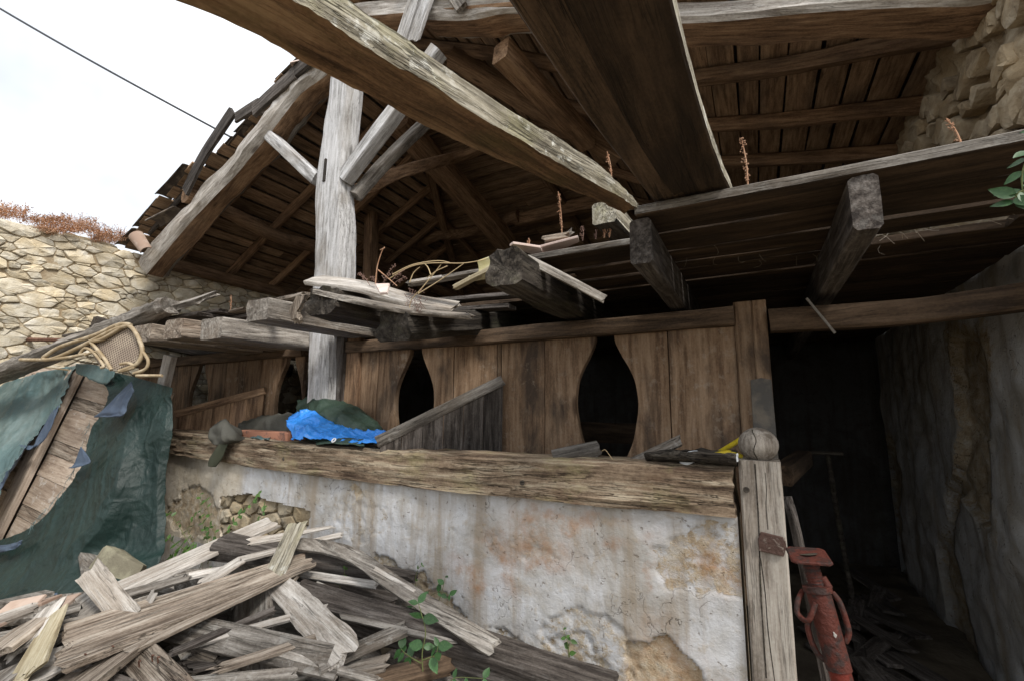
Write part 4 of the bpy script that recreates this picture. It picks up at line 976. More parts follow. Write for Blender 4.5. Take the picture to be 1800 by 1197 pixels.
# ------------------------------------------------------------------ dry plants on the loft and the wall top
def spike(label, px, py, h, Yq, mat=DRY, lean=0., group=None):
    """one dry dock-like stalk with clustered seeds; px,py = foot"""
    b = P(px, py, Y=Yq); t = thing('dry_stalk', label, 'stalk', b, group); top = b+Vector((lean, 0, h))
    tube('stem', [b, b.lerp(top, .5)+Vector((.006, 0, 0)), top], .0035, mat, t, sides=5, taper=.5)
    g = Geo()
    for i in range(int(h*240)+14):
        s = rg.uniform(.15, 1); p = b.lerp(top, s)+Vector((rg.gauss(0, .005), rg.gauss(0, .005), 0)); r = rg.uniform(.0018, .0042)
        V = [p+Vector(v)*r for v in ((1, 0, 0), (-1, 0, 0), (0, 1, 0), (0, -1, 0), (0, 0, 1.3), (0, 0, -1.3))]
        g.add((V, [(0, 2, 4), (2, 1, 4), (1, 3, 4), (3, 0, 4), (2, 0, 5), (1, 2, 5), (3, 1, 5), (0, 3, 5)]))
    g.build('seeds', mat, t, smooth=80); return t
def hpx(px, p0, p1, Yq): return (P(px, p1, Y=Yq)-P(px, p0, Y=Yq)).z
for lab, px, p0, p1, Yq, mt, ln in (
    ('tallest dry red stalk standing against the bowed beam end', 1075, 312, 265, 2.1, DRY, -.02), ('tall dry red stalk on the loft edge right of the overhead plank', 1315, 333, 240, 1.85, DRY, -.01),
    ('tall dry red stalk rising behind the pink tiles', 988, 418, 337, 2.3, DRY, -.02), ('small grey seedhead on the loft right of the pink tiles', 1024, 424, 398, 2.25, DRYP, 0.),
    ('squat brown seedhead beside the leaning timber', 1047, 421, 404, 2.25, DRYP, 0.), ('reddish withered stalk in front of the mossy timber stub', 1062, 419, 393, 2.22, DRY, .0),
    ('thin reddish stalk nearest the joist corner', 1071, 418, 397, 2.22, DRY, 0.), ('tiny red sprig left of the pink tiles', 929, 432, 420, 2.2, DRY, 0.),
    ('dry stalk on the deck below the right rubble wall', 1690, 255, 203, 2.1, DRY, -.03), ('thin dry stalk beside the bark plank on the left joists', 405, 545, 520, 2.3, DRY, -.01)):
    spike(lab, px, p0, hpx(px, p0, p1, Yq), Yq, mt, ln)
q = thing('dry_weed', 'dead branching weed arching over the warped board', 'weed', P(735, 515, Y=2.0))
def stems(parent, lines, Yq, r, mat, name='stem'):
    for ln in lines: tube(name, [P(x, y, Y=Yq) for x, y in ln], r, mat, parent, sides=5, taper=.6)
stems(q, [[(735, 515), (760, 485), (775, 466)], [(735, 517), (775, 492), (815, 464)], [(690, 483), (725, 466), (768, 459), (790, 462)], [(685, 490), (720, 470), (757, 463), (815, 463), (855, 456)], [(720, 497), (727, 480), (738, 470)], [(757, 483), (752, 470), (745, 463)], [(786, 468), (765, 478), (750, 490)], [(733, 515), (722, 530), (720, 545)]], 1.98, .0035, STRAW)
g = Geo()
for ln in (((728, 520), 25), ((735, 540), 30)):
    for i in range(ln[1]):
        c = P(ln[0][0]+rg.uniform(-14, 14), ln[0][1]+rg.uniform(-12, 12), Y=1.95)
        g.add(tube_geo([c, c+Vector((rg.uniform(-.03, .03), rg.uniform(-.02, .02), rg.uniform(-.03, .03)))], .0015, sides=4))
tag(g.build('rootlets', DRYP, q), kind='stuff')
q = thing('seed_weed', 'tuft of purple brown dry seedheads on the warped board', 'weed', P(672, 500, Y=1.95))
stems(q, [[(660, 500), (663, 470), (670, 446), (676, 434)], [(676, 436), (668, 440)], [(665, 475), (683, 490), (698, 503)]], 1.95, .004, DRY)
for x0_, y0_, x1_, y1_ in ((650, 502, 633, 481), (672, 500, 693, 468), (685, 500, 706, 478), (662, 500, 654, 488), (676, 500, 678, 485), (690, 502, 712, 488)):
    a, b = P(x0_, y0_, Y=1.95), P(x1_, y1_, Y=1.95); tube('stem', [a, a.lerp(b, .5)+Vector((0, 0, .01)), b], .002, DRYP, q, sides=4)
    g = Geo()
    for i in range(26):
        p = a.lerp(b, rg.uniform(.45, 1.05))+Vector((rg.gauss(0, .007), rg.gauss(0, .007), rg.gauss(0, .004))); r = rg.uniform(.003, .006)
        g.add(([p+Vector(v)*r for v in ((1, 0, 0), (-1, 0, 0), (0, 1, 0), (0, -1, 0), (0, 0, 1), (0, 0, -1))], [(0, 2, 4), (2, 1, 4), (1, 3, 4), (3, 0, 4), (2, 0, 5), (1, 2, 5), (3, 1, 5), (0, 3, 5)]))
    g.build('seedhead', DRYP, q, smooth=80)
def shrub(label, px0, px1, py, Yc, h, den, hang=0.):
    """low cushion of rust-red dry herb on the wall top"""
    a, b = P(px0, py, X=XL-.12), P(px1, py, X=XL-.12); t = thing('dry_shrub', label, 'shrub', a.lerp(b, .5)); g = Geo(); g2 = Geo()
    for i in range(den):
        p = a.lerp(b, rg.random())+Vector((rg.uniform(-.18, .2), 0, -.02)); ln = h*rg.uniform(.35, 1.0)*(1-.55*abs((p.y-(a.y+b.y)/2)/max(.01, (b.y-a.y)))) 
        d = Vector((rg.gauss(.12, .35), rg.gauss(0, .4), 1)).normalized()
        if rg.random() < hang: d = Vector((.6, rg.gauss(0, .5), -.35)).normalized(); p.x = XL+.0
        e = p+d*ln; g.add(tube_geo([p, p.lerp(e, .5)+Vector((rg.gauss(0, .012), rg.gauss(0, .012), 0)), e], .0016, sides=3, steps=4))
        for k in range(7):
            s = p.lerp(e, rg.uniform(.35, 1.02))+Vector((rg.gauss(0, .016), rg.gauss(0, .018), rg.gauss(0, .013))); r = rg.uniform(.004, .011)
            u = Vector((rg.gauss(0, 1), rg.gauss(0, 1), rg.gauss(0, 1))).normalized(); v = u.orthogonal().normalized()
            g2.add(([s-u*r, s+v*r*.6, s+u*r, s-v*r*.6], [(0, 1, 2, 3)]))
    tag(g.build('twigs', DRY, t), kind='stuff'); g2.build('dry_leaves', RED_DRY, t, smooth=None)
shrub('rust-red dry herb cushion at the left end of the stone wall top', -60, 45, 380, 1, .2, 260)
shrub('wide rust-red dry herb cushion spilling over the stone wall top', 60, 165, 402, 1, .22, 420, .35)
shrub('upright rust-red dry bush on the stone wall nearest the barn eave', 160, 212, 425, 1, .26, 260)
shrub('thin grey-brown dry weeds in the middle of the stone wall top', 35, 110, 388, 1, .1, 120, .2)

# ------------------------------------------------------------------ cable
a = P(-80, -32, Y=3.2); b = P(425, 252, Y=6.5)
pts = [a.lerp(b, i/12)+Vector((0, 0, -.10*math.sin(math.pi*i/12))) for i in range(13)]
tag(tube('power_cable', pts, .046, CABLE, None, sides=6, steps=40, taper=.6), 'black twisted power cable crossing the white sky', 'cable')

# ================================================================== LEAVES
def leaf_mesh():
    V = []; F = []; prof = [(0, 0), (.12, .16), (.3, .27), (.5, .27), (.7, .19), (.88, .08), (1, 0)]
    for x, wv in prof: V += [(x, wv, .10*wv-.12*x*x), (x, 0, -.03-.12*x*x), (x, -wv, .10*wv-.12*x*x)]
    for i in range(len(prof)-1):
        for j in range(2): F.append((i*3+j, (i+1)*3+j, (i+1)*3+j+1, i*3+j+1))
    return V, F
def leaf_data(mat):
    V, F = leaf_mesh(); me = bpy.data.meshes.new('leaf'); me.from_pydata(V, [], F); me.materials.append(mat)
    me.polygons.foreach_set('use_smooth', [True]*len(me.polygons)); me.update(); return me
LEAF = {GREEN.name: leaf_data(GREEN), GREEN_D.name: leaf_data(GREEN_D)}
def leaf(parent, p, d, up, s, mat):
    M = frame(p, d, up) @ Matrix.Diagonal((s, s, s, 1)); return put(bpy.data.objects.new('leaf', LEAF[mat.name]), parent, M)
def creeper(label, stems_, size, mat, seed, pair=.05, r=.0022, up=(0, -.8, .6), cat='creeper'):
    """stems given as point lists; leaves in opposite pairs"""
    g_ = random.Random(seed); t = thing('creeper', label, cat, stems_[0][0])
    for s in stems_:
        tube('stem', s, r, VINE, t, sides=5, taper=.5); ps = smooth_path(s, max(4, int(sum((Vector(a)-Vector(b)).length for a, b in zip(s, s[1:]))/pair)))
        for i in range(1, len(ps)):
            d = (ps[i]-ps[i-1]).normalized(); sd = d.cross(Vector(up)).normalized()
            for q in (-1, 1):
                if g_.random() < .12: continue
                dr = (sd*q+d*.5+Vector((g_.gauss(0, .25), g_.gauss(0, .25), g_.gauss(-.15, .25)))).normalized()
                leaf(t, ps[i], dr, Vector(up)+Vector((g_.gauss(0, .3), g_.gauss(0, .3), g_.gauss(0, .3))), size*g_.uniform(.6, 1.15)*(1-.3*i/len(ps)), mat)
    return t
pj = lambda l, Yq: [P(x, y, Y=Yq) for x, y in l]
creeper('green creeper climbing the bare stones at the left of the manger wall', [pj([(350, 1000), (365, 960), (358, 925), (352, 895), (352, 868)], 2.12), pj([(365, 990), (380, 955), (375, 925)], 2.1), pj([(395, 940), (420, 905), (445, 880), (455, 868)], 2.13), pj([(440, 925), (460, 905), (465, 890)], 2.13), pj([(330, 990), (340, 955), (330, 930), (342, 905)], 2.1), pj([(370, 985), (362, 950), (370, 915), (362, 880)], 2.12)], .055, GREEN, 1, .05)
creeper('light green creeper spreading between the tarpaulin and the long pale plank', [pj([(360, 970), (320, 965), (290, 985), (262, 1010)], 1.95), pj([(330, 968), (300, 950), (275, 930), (262, 925)], 1.95), pj([(340, 968), (318, 930), (300, 905), (288, 900)], 1.98), pj([(280, 985), (262, 968), (255, 955)], 1.92), pj([(385, 960), (350, 975), (325, 985), (290, 998)], 1.95), pj([(400, 950), (370, 958), (340, 972), (310, 978)], 1.98), pj([(372, 1000), (345, 1010), (330, 1018), (305, 1022)], 1.9)], .055, GREEN, 2, .042)
creeper('creeper shoot with large leaves in the gap below the curved grey plank', [pj([(745, 1197), (742, 1150), (748, 1110), (740, 1075), (735, 1060)], 1.72), pj([(742, 1160), (765, 1150), (770, 1135)], 1.72), pj([(740, 1165), (715, 1150), (705, 1140)], 1.72)], .085, GREEN_D, 3, .10, .003)
creeper('creeper leaves between the curved grey plank and the wall foot', [pj([(720, 1075), (745, 1055), (770, 1040), (790, 1045)], 2.05), pj([(770, 1060), (778, 1035), (783, 1012)], 2.05), pj([(690, 1065), (720, 1075), (740, 1080)], 2.0)], .055, GREEN_D, 4, .07)
creeper('tiny creeper sprigs under the dark broken block', [pj([(600, 1040), (597, 1025), (604, 1012), (606, 1000)], 1.95), pj([(610, 1045), (640, 1060), (655, 1065)], 1.95)], .04, GREEN, 5, .06)
creeper('small green plant at the far left of the wood pile', [pj([(5, 1105), (25, 1085), (45, 1078)], 1.45), pj([(20, 1100), (35, 1090), (60, 1085)], 1.45)], .06, GREEN, 6, .05)
creeper('grass-like sprig growing from the foot of the limewashed wall', [pj([(1000, 1160), (998, 1130), (990, 1105)], 2.14), pj([(1003, 1165), (1000, 1140), (1003, 1125)], 2.14)], .04, GREEN, 7, .05)
creeper('two dark leaves at the lower edge below the long dark beam', [pj([(790, 1197), (805, 1190), (850, 1192)], 1.75)], .06, GREEN_D, 8, .07)
creeper('yellow-green creeper tip hanging on the wall above the curved plank', [pj([(735, 1050), (730, 1020), (735, 1000), (742, 993)], 2.14)], .03, GREEN, 9, .05)
creeper('green leafy twig hanging in from the right edge under the loft', [[Vector((.86, 1.765, 2.41)), Vector((.78, 1.55, 2.46))]+pj([(1830, 240), (1808, 275), (1796, 310), (1800, 350)], 1.25), pj([(1815, 330), (1790, 340), (1785, 355)], 1.25)], .048, GREEN_D, 10, .09, .0025)
# ================================================================== PILE OF BOARDS
rg = random.Random(51)
def pz(px, py, off=0.): return PL(px, py, .35-.13*3+off, -.13, .2)      # point on the sloping top of the heap
def pile(label, ends, wpx, th, mat, off=(0, 0), tilt=(0, 0), name='board', cat='plank', mid=None, **k):
    """ends: two photo points on the heap; wpx: width as seen"""
    a = pz(*ends[0], off[0]); b = pz(*ends[1], off[1])
    c = (a+b)/2; dpt = (c-EYE).dot(FW); v = (EYE-c).normalized(); d = (b-a).normalized()
    up = Vector((tilt[0], tilt[1], 1))
    nrm = (up-d*up.dot(d)).normalized(); wdir = nrm.cross(d)
    side_ = v.cross(d).normalized(); fs = max(.35, abs(wdir.dot(side_)))
    wd = .95*wpx*dpt/FPX/fs; path = [a, b]
    if mid: path = [a]+[pz(*m, o) for m, o in mid]+[b]
    kk = dict(rough=.05, ragged=.03, ch=.06, n=36, fine=True, freq=3.); kk.update(k)
    return tag(timber(name, path, wd, th*(.68 if th < .06 else 1), mat, None, up, **kk), label, cat)
T = (-.1, -.75)
pile('long brown rotten board lying uppermost across the heap', [(112, 1138), (540, 985)], 52, .035, W_TAN, (.1, .1), T, taper=(1.15, .62), ragged=.06, rough=.06, n=40)
pile('thin batten edging the long rotten uppermost board', [(222, 1146), (548, 992)], 9, .022, W_TAN, (.105, .11), T, rough=.04)
pile('whitish short board end poking out under the long rotten board', [(68, 1160), (260, 1108)], 20, .03, W_PALE, (.05, .05), T)
pile('long pale pinkish plank running up to the bare stones', [(212, 1036), (478, 918)], 23, .035, W_PALE, (.02, .1), (0, -.6), rough=.02)
pile('thin curved pale strip below the long pinkish plank', [(245, 1048), (398, 1000)], 10, .02, W_PALE, (.0, .02), T, mid=[((320, 1015), .02)])
pile('blackened squared block with its sawn end facing left', [(386, 958), (728, 1014)], 34, .09, W_DARK, (.06, .03), (0, -.3), taper=(1, .35), ragged=.04)
pile('pale splintered stick behind the mossy upright piece', [(440, 952), (581, 926)], 12, .025, W_PALE, (.1, .12), T, ragged=.06, rough=.12, taper=(1, .4))
pile('mossy pale board standing upright in the middle of the heap', [(478, 1018), (522, 922)], 27, .03, W_LICHEN, (.08, .26), (0, -1.6), ragged=.03, rough=.07)
pile('short bleached stub leaning on the long rotten board', [(352, 1028), (424, 984)], 12, .03, W_PALE, (.08, .14), T, rough=.08)
pile('long curved grey plank sloping down along the limewashed wall', [(522, 955), (868, 1138)], 27, .035, W_GREY, (.14, .12), (0, -.75), mid=[((612, 972), .15), ((700, 1030), .13)], n=44, rough=.06)
pile('thin splinter splitting off the long curved grey plank', [(660, 1000), (800, 1078)], 8, .014, W_PALE, (.15, .14), (0, -.8), ragged=.05, rough=.1, taper=(1, .4))
pile('white jagged board with peeling surface in the middle of the heap', [(474, 1018), (606, 1146)], 52, .03, W_PALE, (.07, .09), (-.2, -.9), taper=(.75, 1.1), ragged=.07, rough=.1, n=36, wob=.03)
pile('broad grey plank lying low across the front of the heap', [(305, 1100), (600, 1166)], 50, .035, W_GREY, (.03, .06), (0, -.9), rough=.03)
pile('greenish grey plank end pointing right at the wall', [(560, 1172), (712, 1104)], 22, .03, W_GREY, (.05, .06), T)
pile('heavy long dark beam running along the foot of the wall', [(520, 1048), (1080, 1222)], 40, .12, W_DARK, (.0, -.02), (0, -.35), n=44, rough=.06, mid=[((760, 1120), .0)])
pile('wide pale board standing on end under the broad grey plank', [(443, 1035), (440, 1215)], 62, .035, W_GREY, (-.02, -.1), (.05, -1.8))
pile('light brown board with rusty nails at the bottom of the heap', [(215, 1120), (318, 1228)], 54, .04, W_TAN, (.06, .06), (-.1, -.9), rough=.03)
pile('rotten white and orange plank stump rising on the left of the heap', [(158, 1002), (232, 1098)], 38, .04, W_PALE, (.2, .06), (-.3, -1.2), ragged=.06, rough=.12, wob=.02)
pile('flat square-ended grey board behind the rotten stump', [(150, 1078), (190, 1050)], 62, .03, W_GREY, (.02, .06), (.2, -1.2), rough=.03)
pile('yellowed pointed board on the left of the heap', [(42, 1192), (102, 1072)], 32, .028, W_YELLOW, (.08, .14), (-.2, -1.1), rough=.03, taper=(1.1, .6), ragged=.05)
pile('pale grey board behind the yellowed pointed board', [(40, 1140), (88, 1068)], 24, .028, W_PALE, (.05, .1), (-.2, -1.1))
pile('bark-edged board at the far left of the heap', [(-40, 1165), (48, 1100)], 46, .05, W_TAN, (.04, .04), T, rough=.1)
pile('white weathered board at the lower left corner', [(20, 1212), (116, 1158)], 30, .03, W_PALE, (.03, .03), T)
pile('grey board cut off by the lower left corner', [(-30, 1220), (40, 1165)], 34, .03, W_GREY, (.02, .02), T)
pile('brown plank with a torn knot beside the nailed board', [(120, 1215), (218, 1140)], 44, .05, W_TAN, (.05, .05), T, rough=.06)
pile('grey timber end in the shadow below the long rotten board', [(318, 1160), (412, 1122)], 22, .05, W_GREY, (-.05, -.04), T)
pile('narrow dark timber deep in the middle of the heap', [(300, 1128), (400, 1090)], 20, .05, W_DARK, (-.08, -.08), T)
pile('small grey offcut below the white jagged board', [(598, 1184), (676, 1166)], 24, .03, W_GREY, (.0, .0), T)
pile('reddish brown board at the bottom edge under the long dark beam', [(590, 1215), (790, 1165)], 30, .05, W_LINT, (-.03, -.03), T)
pile('dark plank crossing the bottom of the heap left of the upright board', [(285, 1210), (410, 1165)], 26, .04, W_DARK, (-.05, -.05), T)
pile('thin mossy stick poking out below the blackened block', [(556, 1026), (636, 1058)], 9, .018, W_GREY, (.04, .02), T, ragged=.03)
pile('pale thin board sandwiched under the blackened block', [(505, 1004), (660, 1028)], 12, .02, W_PALE, (.03, .02), T)
pile('short reddish offcut right of the mossy upright board', [(500, 1030), (516, 1012)], 14, .03, W_TAN, (.06, .08), T)
pile('grey board lying beside the upright pale board', [(475, 1190), (560, 1165)], 34, .03, W_GREY, (-.02, -.02), T)
pile('splintered pale chip standing near the rotten stump', [(255, 1068), (272, 1040)], 10, .012, W_PALE, (.08, .14), (0, -1.3), ragged=.02)
pile('wide grey board lying low under the rotten stump', [(230, 1090), (330, 1062)], 40, .03, W_GREY, (-.04, -.04), T)
pile('pale board edge left of the long pinkish plank', [(165, 1075), (265, 1040)], 14, .03, W_PALE, (-.02, .0), T)
pile('dark damp plank buried near the wall foot', [(540, 1000), (700, 1050)], 40, .04, W_DARK, (-.08, -.08), (0, -.3))
for lb, e, wp, mt, of in (
    ('long thin grey plank crossing behind the rotten stump', [(70, 1085), (330, 1010)], 14, W_GREY, (.03, .05)), ('long narrow pale lath lying over the broad grey plank', [(330, 1135), (610, 1060)], 10, W_PALE, (.05, .04)),
    ('thin dark plank sloping down left of the nailed board', [(60, 1150), (230, 1205)], 16, W_DARK, (.03, .03)), ('long grey board under the yellowed pointed board', [(-40, 1130), (160, 1090)], 18, W_GREY, (.02, .03)),
    ('thin grey slat reaching right below the white jagged board', [(480, 1150), (660, 1200)], 13, W_GREY, (.05, .04)), ('narrow pale slat between the rotten stump and the pinkish plank', [(200, 1075), (420, 1012)], 9, W_PALE, (.05, .05)),
    ('weathered strip propped across the upright pale board', [(380, 1175), (560, 1120)], 13, W_TAN, (.07, .07)), ('thin dark strip along the lower edge of the long rotten board', [(300, 1150), (480, 1070)], 9, W_DARK, (.06, .06)),
    ('long grey splintered plank at the bottom between nailed and upright boards', [(310, 1205), (520, 1185)], 17, W_GREY, (.04, .03)), ('pale split lath pointing at the wall behind the blackened block', [(420, 985), (600, 945)], 8, W_PALE, (.09, .1)),
    ('slim grey lath lying above the long dark beam', [(600, 1085), (800, 1130)], 9, W_GREY, (.06, .05)), ('greyish plank half hidden at the left picture edge', [(-40, 1105), (60, 1070)], 16, W_GREY, (.05, .05))):
    pile(lb, e, wp, .022, mt, of, (random.Random(lb).uniform(-.3, .3), random.Random(lb).uniform(-1.1, -.5)), rough=.06, ragged=.05, n=40, wob=.02)
# smaller pieces filling the heap
REFS = [(330, 1060, 'long rotten uppermost board'), (345, 975, 'long pinkish plank'), (505, 965, 'mossy upright board'), (700, 1040, 'curved grey plank'), (540, 1085, 'white jagged board'),
        (455, 1135, 'broad low grey plank'), (640, 1140, 'greenish plank end'), (440, 1190, 'upright pale board'), (265, 1180, 'nailed light brown board'), (190, 1045, 'rotten stump'),
        (72, 1130, 'yellowed pointed board'), (165, 1180, 'plank with the torn knot'), (15, 1135, 'bark-edged board'), (70, 1190, 'white corner board'), (30, 1075, 'clay tile fragments')]
g51 = random.Random(52); seen_l = {}
for i in range(16):
    px, py = g51.uniform(-30, 640), g51.uniform(1060, 1210)
    if px > 330 and py < 1100: continue
    an = g51.choice((-1, 1))*g51.uniform(.1, .7); L = g51.uniform(35, 80); dx, dy = math.cos(an)*L, math.sin(an)*L*.8
    of = g51.uniform(-.06, .02); mt, tone = g51.choice(((W_GREY, 'grey'), (W_PALE, 'pale'), (W_TAN, 'tan'), (W_DARK, 'dark'), (W_GREY, 'grey')))
    rx_, ry_, ph = min(REFS, key=lambda q: (q[0]-px)**2+((q[1]-py)*1.5)**2)
    rel = ('left of' if px < rx_ else 'right of') if abs(px-rx_) > abs(py-ry_) else ('above' if py < ry_ else 'below')
    lb = 'small broken %s board just %s the %s' % (tone, rel, ph)
    if lb in seen_l and 'another' in str(seen_l.get(lb)): lb = 'third short %s scrap %s the %s' % (tone, rel, ph)
    elif lb in seen_l: seen_l[lb] = 'another'; lb = 'another short %s scrap %s the %s' % (tone, rel, ph)
    seen_l[lb] = 1
    pile(lb, [(px-dx/2, py-dy/2), (px+dx/2, py+dy/2)], g51.uniform(12, 34), g51.uniform(.018, .04), mt, (of, of+g51.uniform(-.05, .05)), (g51.uniform(-.3, .3), g51.uniform(-1., -.3)), rough=.07, ragged=.04)['group'] = 'small broken boards in the heap'
# the buried body of the heap: boards one hardly tells apart
g = Geo()
for i in range(110):
    px, py = rg.uniform(-60, 900), rg.uniform(1010, 1330)
    c = pz(px, py, -rg.uniform(.10, .42)); 
    if c.y > F_Y-.25 or c.y < .2: continue
    an = rg.uniform(0, math.pi); L = rg.uniform(.35, 1.0)/2; wd = rg.uniform(.05, .1); d = Vector((math.cos(an), math.sin(an)*.8, rg.uniform(-.12, .12))).normalized()
    if (c+d*L).y > F_Y-.06 or (c-d*L).y > F_Y-.06: continue
    s = Vector((-d.y, d.x, rg.uniform(-.4, .4))).normalized()*wd; n_ = d.cross(s).normalized()*.016
    V = [c+d*L*a+s*b+n_*e for a in (-1, 1) for b in (-1, 1) for e in (-1, 1)]
    g.add((V, [(0, 1, 3, 2), (4, 6, 7, 5), (0, 4, 5, 1), (2, 3, 7, 6), (0, 2, 6, 4), (1, 5, 7, 3)]))
tag(g.build('buried_boards', W_GREY, None, smooth=None), 'dark jumble of boards buried inside the heap', 'boards', kind='stuff')
# rubble core that carries the heap
V = []; F = []; nx, ny = 70, 40
for i in range(nx+1):
    for j in range(ny+1):
        x = -5.3+4.6*i/nx; y = .1+2.05*j/ny; e = min(1, (x+4.35)/1.0, (-.7-x)/1.0, (y-.1)/.9); e = max(0, e)
        z = (.35+.2*y-.13*(x+3)-.34)*e**.7+.04*fbm(x*4, y*4, 2)*e-.04
        V.append((x, y, z))
F = [(i*(ny+1)+j, (i+1)*(ny+1)+j, (i+1)*(ny+1)+j+1, i*(ny+1)+j+1) for i in range(nx) for j in range(ny)]
tag(mesh_obj('rubbish_mound', V, F, DIRTF, None, smooth=60), 'low mound of earth and crumbs under the boards', 'mound', kind='stuff')
# block of mossy stone against the tarpaulin, nails
Vv, Ff, _, _ = stone_geo([(.2, -.05), (.16, .03), (.02, .06), (-.16, .05), (-.2, -.02), (-.05, -.07)], .002, .05, rg, 5.)
tag(mesh_obj('stone_block', Vv, Ff, MOSSY, None, Matrix.Translation(pz(215, 990, -.03)) @ Matrix.Rotation(-.5, 4, 'X') @ Matrix.Rotation(.3, 4, 'Z'), smooth=30), 'mossy grey stone block between the tarpaulin and the boards', 'stone')
for i, (px, py) in enumerate(((268, 1162), (278, 1165), (245, 1172), (198, 1146), (150, 1160))):
    p = pz(px, py, .085); tube_o = tube('nail', [p, p+Vector((.012, -.01, .03)), p+Vector((.03, -.012, .035))], .003, RUST, None, sides=5)
    tag(tube_o, ('bent rusty nail in the light brown board, right one', 'rusty nail next to the bent one in the light brown board', 'rusty nail at the left edge of the nailed board', 'rusty nail in the torn brown plank', 'short nail in the torn knot plank')[i], 'nail')
# broken tiles and chips at the left foot of the heap
for i, (px, py, s) in enumerate(((30, 1068, .1), (75, 1058, .09), (10, 1090, .11), (110, 1060, .08))):
    M = frame(pz(px, py, .03), (rg.uniform(-1, 1), rg.uniform(-1, 1), .1), (.2, -.5, 1)); tag(slab('tile_shard', [(-s, -s*.5), (s*.8, -s*.6), (s, s*.4), (-s*.6, s*.6)], .014, TILE, None, M),
        ('clay tile fragment near the small green plant', 'clay tile fragment under the tarpaulin hem', 'clay tile fragment at the left picture edge by the heap', 'clay tile fragment right of the tarpaulin hem')[i], 'tile')

# ================================================================== LEANING DOOR UNDER THE TARPAULINS
TLc, BLc = P(143, 648, Y=1.85), P(-8, 950, Y=1.5)
TRc = P(305, 690, Y=2.04); BRc = TRc+(BLc-TLc)
up_d = (TLc-BLc).normalized(); rt_d = (TRc-TLc).normalized(); nd = rt_d.cross(up_d).normalized()
if nd.y > 0: nd = -nd
W_PINE = wood('pale_pinkish_pine', (.30, .23, .18), (.50, .41, .33), (.63, .54, .46), .35, .35, var=.05)
dr = thing('old_door', 'old plank door with a pale stile leaning under the tarpaulin', 'door', BLc)
H_ = (TLc-BLc).length; W_ = (TRc-TLc).length
def dp(u, v, o=0.): return BLc+rt_d*u+up_d*v+nd*o
timber('stile', [dp(.05, -.35, .05), dp(.05, H_+.02, .05)], .06, .16, W_PINE, dr, up=rt_d, rough=.015, n=24)
v = -.3; rg = random.Random(61)
for i, hh in enumerate((.34, .2, .1, .25, .2, .12, .30, .11, .37)):
    if v > H_: break
    hh = min(hh, H_-v)
    timber('panel_board', [dp(.12, v+hh/2, -.01), dp(W_-.02, v+hh/2, -.01)], .022, max(hh-.006, .02), W_DOOR if hh > .13 else W_TAN, dr, up=up_d, rough=.01, n=8, ch=.05)
    v += hh
timber('back_rail', [dp(.1, .0, -.05), dp(.1, H_, -.05)], .03, .3, W_DARK, dr, up=rt_d, n=6, rough=.0)
cb = thing('panelled_shutter', 'panelled wooden shutter leaning left of the plank door', 'shutter', dp(-.5, 0))
lx = -.78
for u in (-.075, lx): timber('stile', [dp(u, -.35, .0), dp(u, H_-.05, .0)], .035, .09, W_PINE, cb, up=rt_d, rough=.01, n=12)
for vv, hh in ((-.3, .1), (.34, .08), (.62, .06), (.82, .07), (H_-.12, .1)): timber('rail', [dp(lx+.05, vv, .0), dp(-.09, vv, .0)], .03, hh, W_PINE, cb, up=up_d, rough=.01, n=6)
for va, vb in ((-.25, .3), (.38, .59), (.65, .785), (.855, H_-.17)):
    timber('panel', [dp(lx+.05, (va+vb)/2, -.012), dp(-.09, (va+vb)/2, -.012)], .014, vb-va, W_DOOR, cb, up=up_d, rough=.005, n=6)
    if vb-va > .15: timber('moulding', [dp(lx+.08, (va+vb)/2, .0), dp(-.12, (va+vb)/2, .0)], .012, vb-va-.09, W_DOOR, cb, up=up_d, rough=.005, n=6, ch=.3)

# tarpaulins
def fold(amp, fu, fv, seed, cr=.012):
    def f(u, v, p):
        rd = lambda q: (1-abs(q))**3                      # sharp creases
        a = amp*(1-2*abs(math.sin(u*fu*3.14+1.2*nz(v*1.5, seed)+seed)))*(.3+.5*v) + amp*.6*nz(u*4+seed, v*fv, 2)
        a += cr*1.6*rd(2.2*nz(p.x*5+p.z*1.5+seed, p.z*1.8, 4)) + cr*1.1*rd(2.5*nz(p.x*4-p.z*5, p.z*3+seed, 8)) + cr*.7*rd(2.5*nz(p.x*13+p.z*4, p.z*9, seed)) + cr*.35*nz(p.x*24, p.z*24, seed)
        return nd*a
    return f
gt = thing('tarpaulin', 'dark green tarpaulin draped from the plank door to the boards', 'tarpaulin', BRc)
o_ = .05
def tq(px, py, Yq): return P(px, py, Y=Yq)-Vector((0, .04, 0))
rows = [[tq(148, 640, 1.84), tq(200, 652, 1.9), tq(250, 664, 1.95), tq(313, 682, 2.0)],
        [tq(205, 690, 1.84), tq(240, 700, 1.88), tq(275, 705, 1.93), tq(312, 712, 2.0)],
        [tq(172, 762, 1.76), tq(222, 762, 1.8), tq(268, 758, 1.88), tq(313, 755, 1.98)],
        [tq(160, 815, 1.7), tq(210, 822, 1.72), tq(262, 815, 1.86), tq(306, 810, 1.97)],
        [tq(128, 862, 1.64), tq(195, 868, 1.68), tq(255, 868, 1.82), tq(303, 868, 1.96)],
        [tq(72, 925, 1.55), tq(160, 930, 1.6), tq(235, 920, 1.78), tq(304, 925, 1.94)],
        [tq(-30, 965, 1.4), tq(100, 985, 1.5), tq(210, 965, 1.72), tq(304, 962, 1.9)],
        [tq(-60, 1020, 1.3), tq(60, 1030, 1.4), tq(190, 1000, 1.62), tq(300, 975, 1.86)],
        [tq(-80, 1068, 1.25), tq(40, 1060, 1.34), tq(150, 1046, 1.5), tq(295, 990, 1.84)]]
sheet('green_sheet', rows, T_GREEN, gt, 170, 200, fold(.028, 2.2, 3.0, 3., .0065), .003, T_BLUEG)
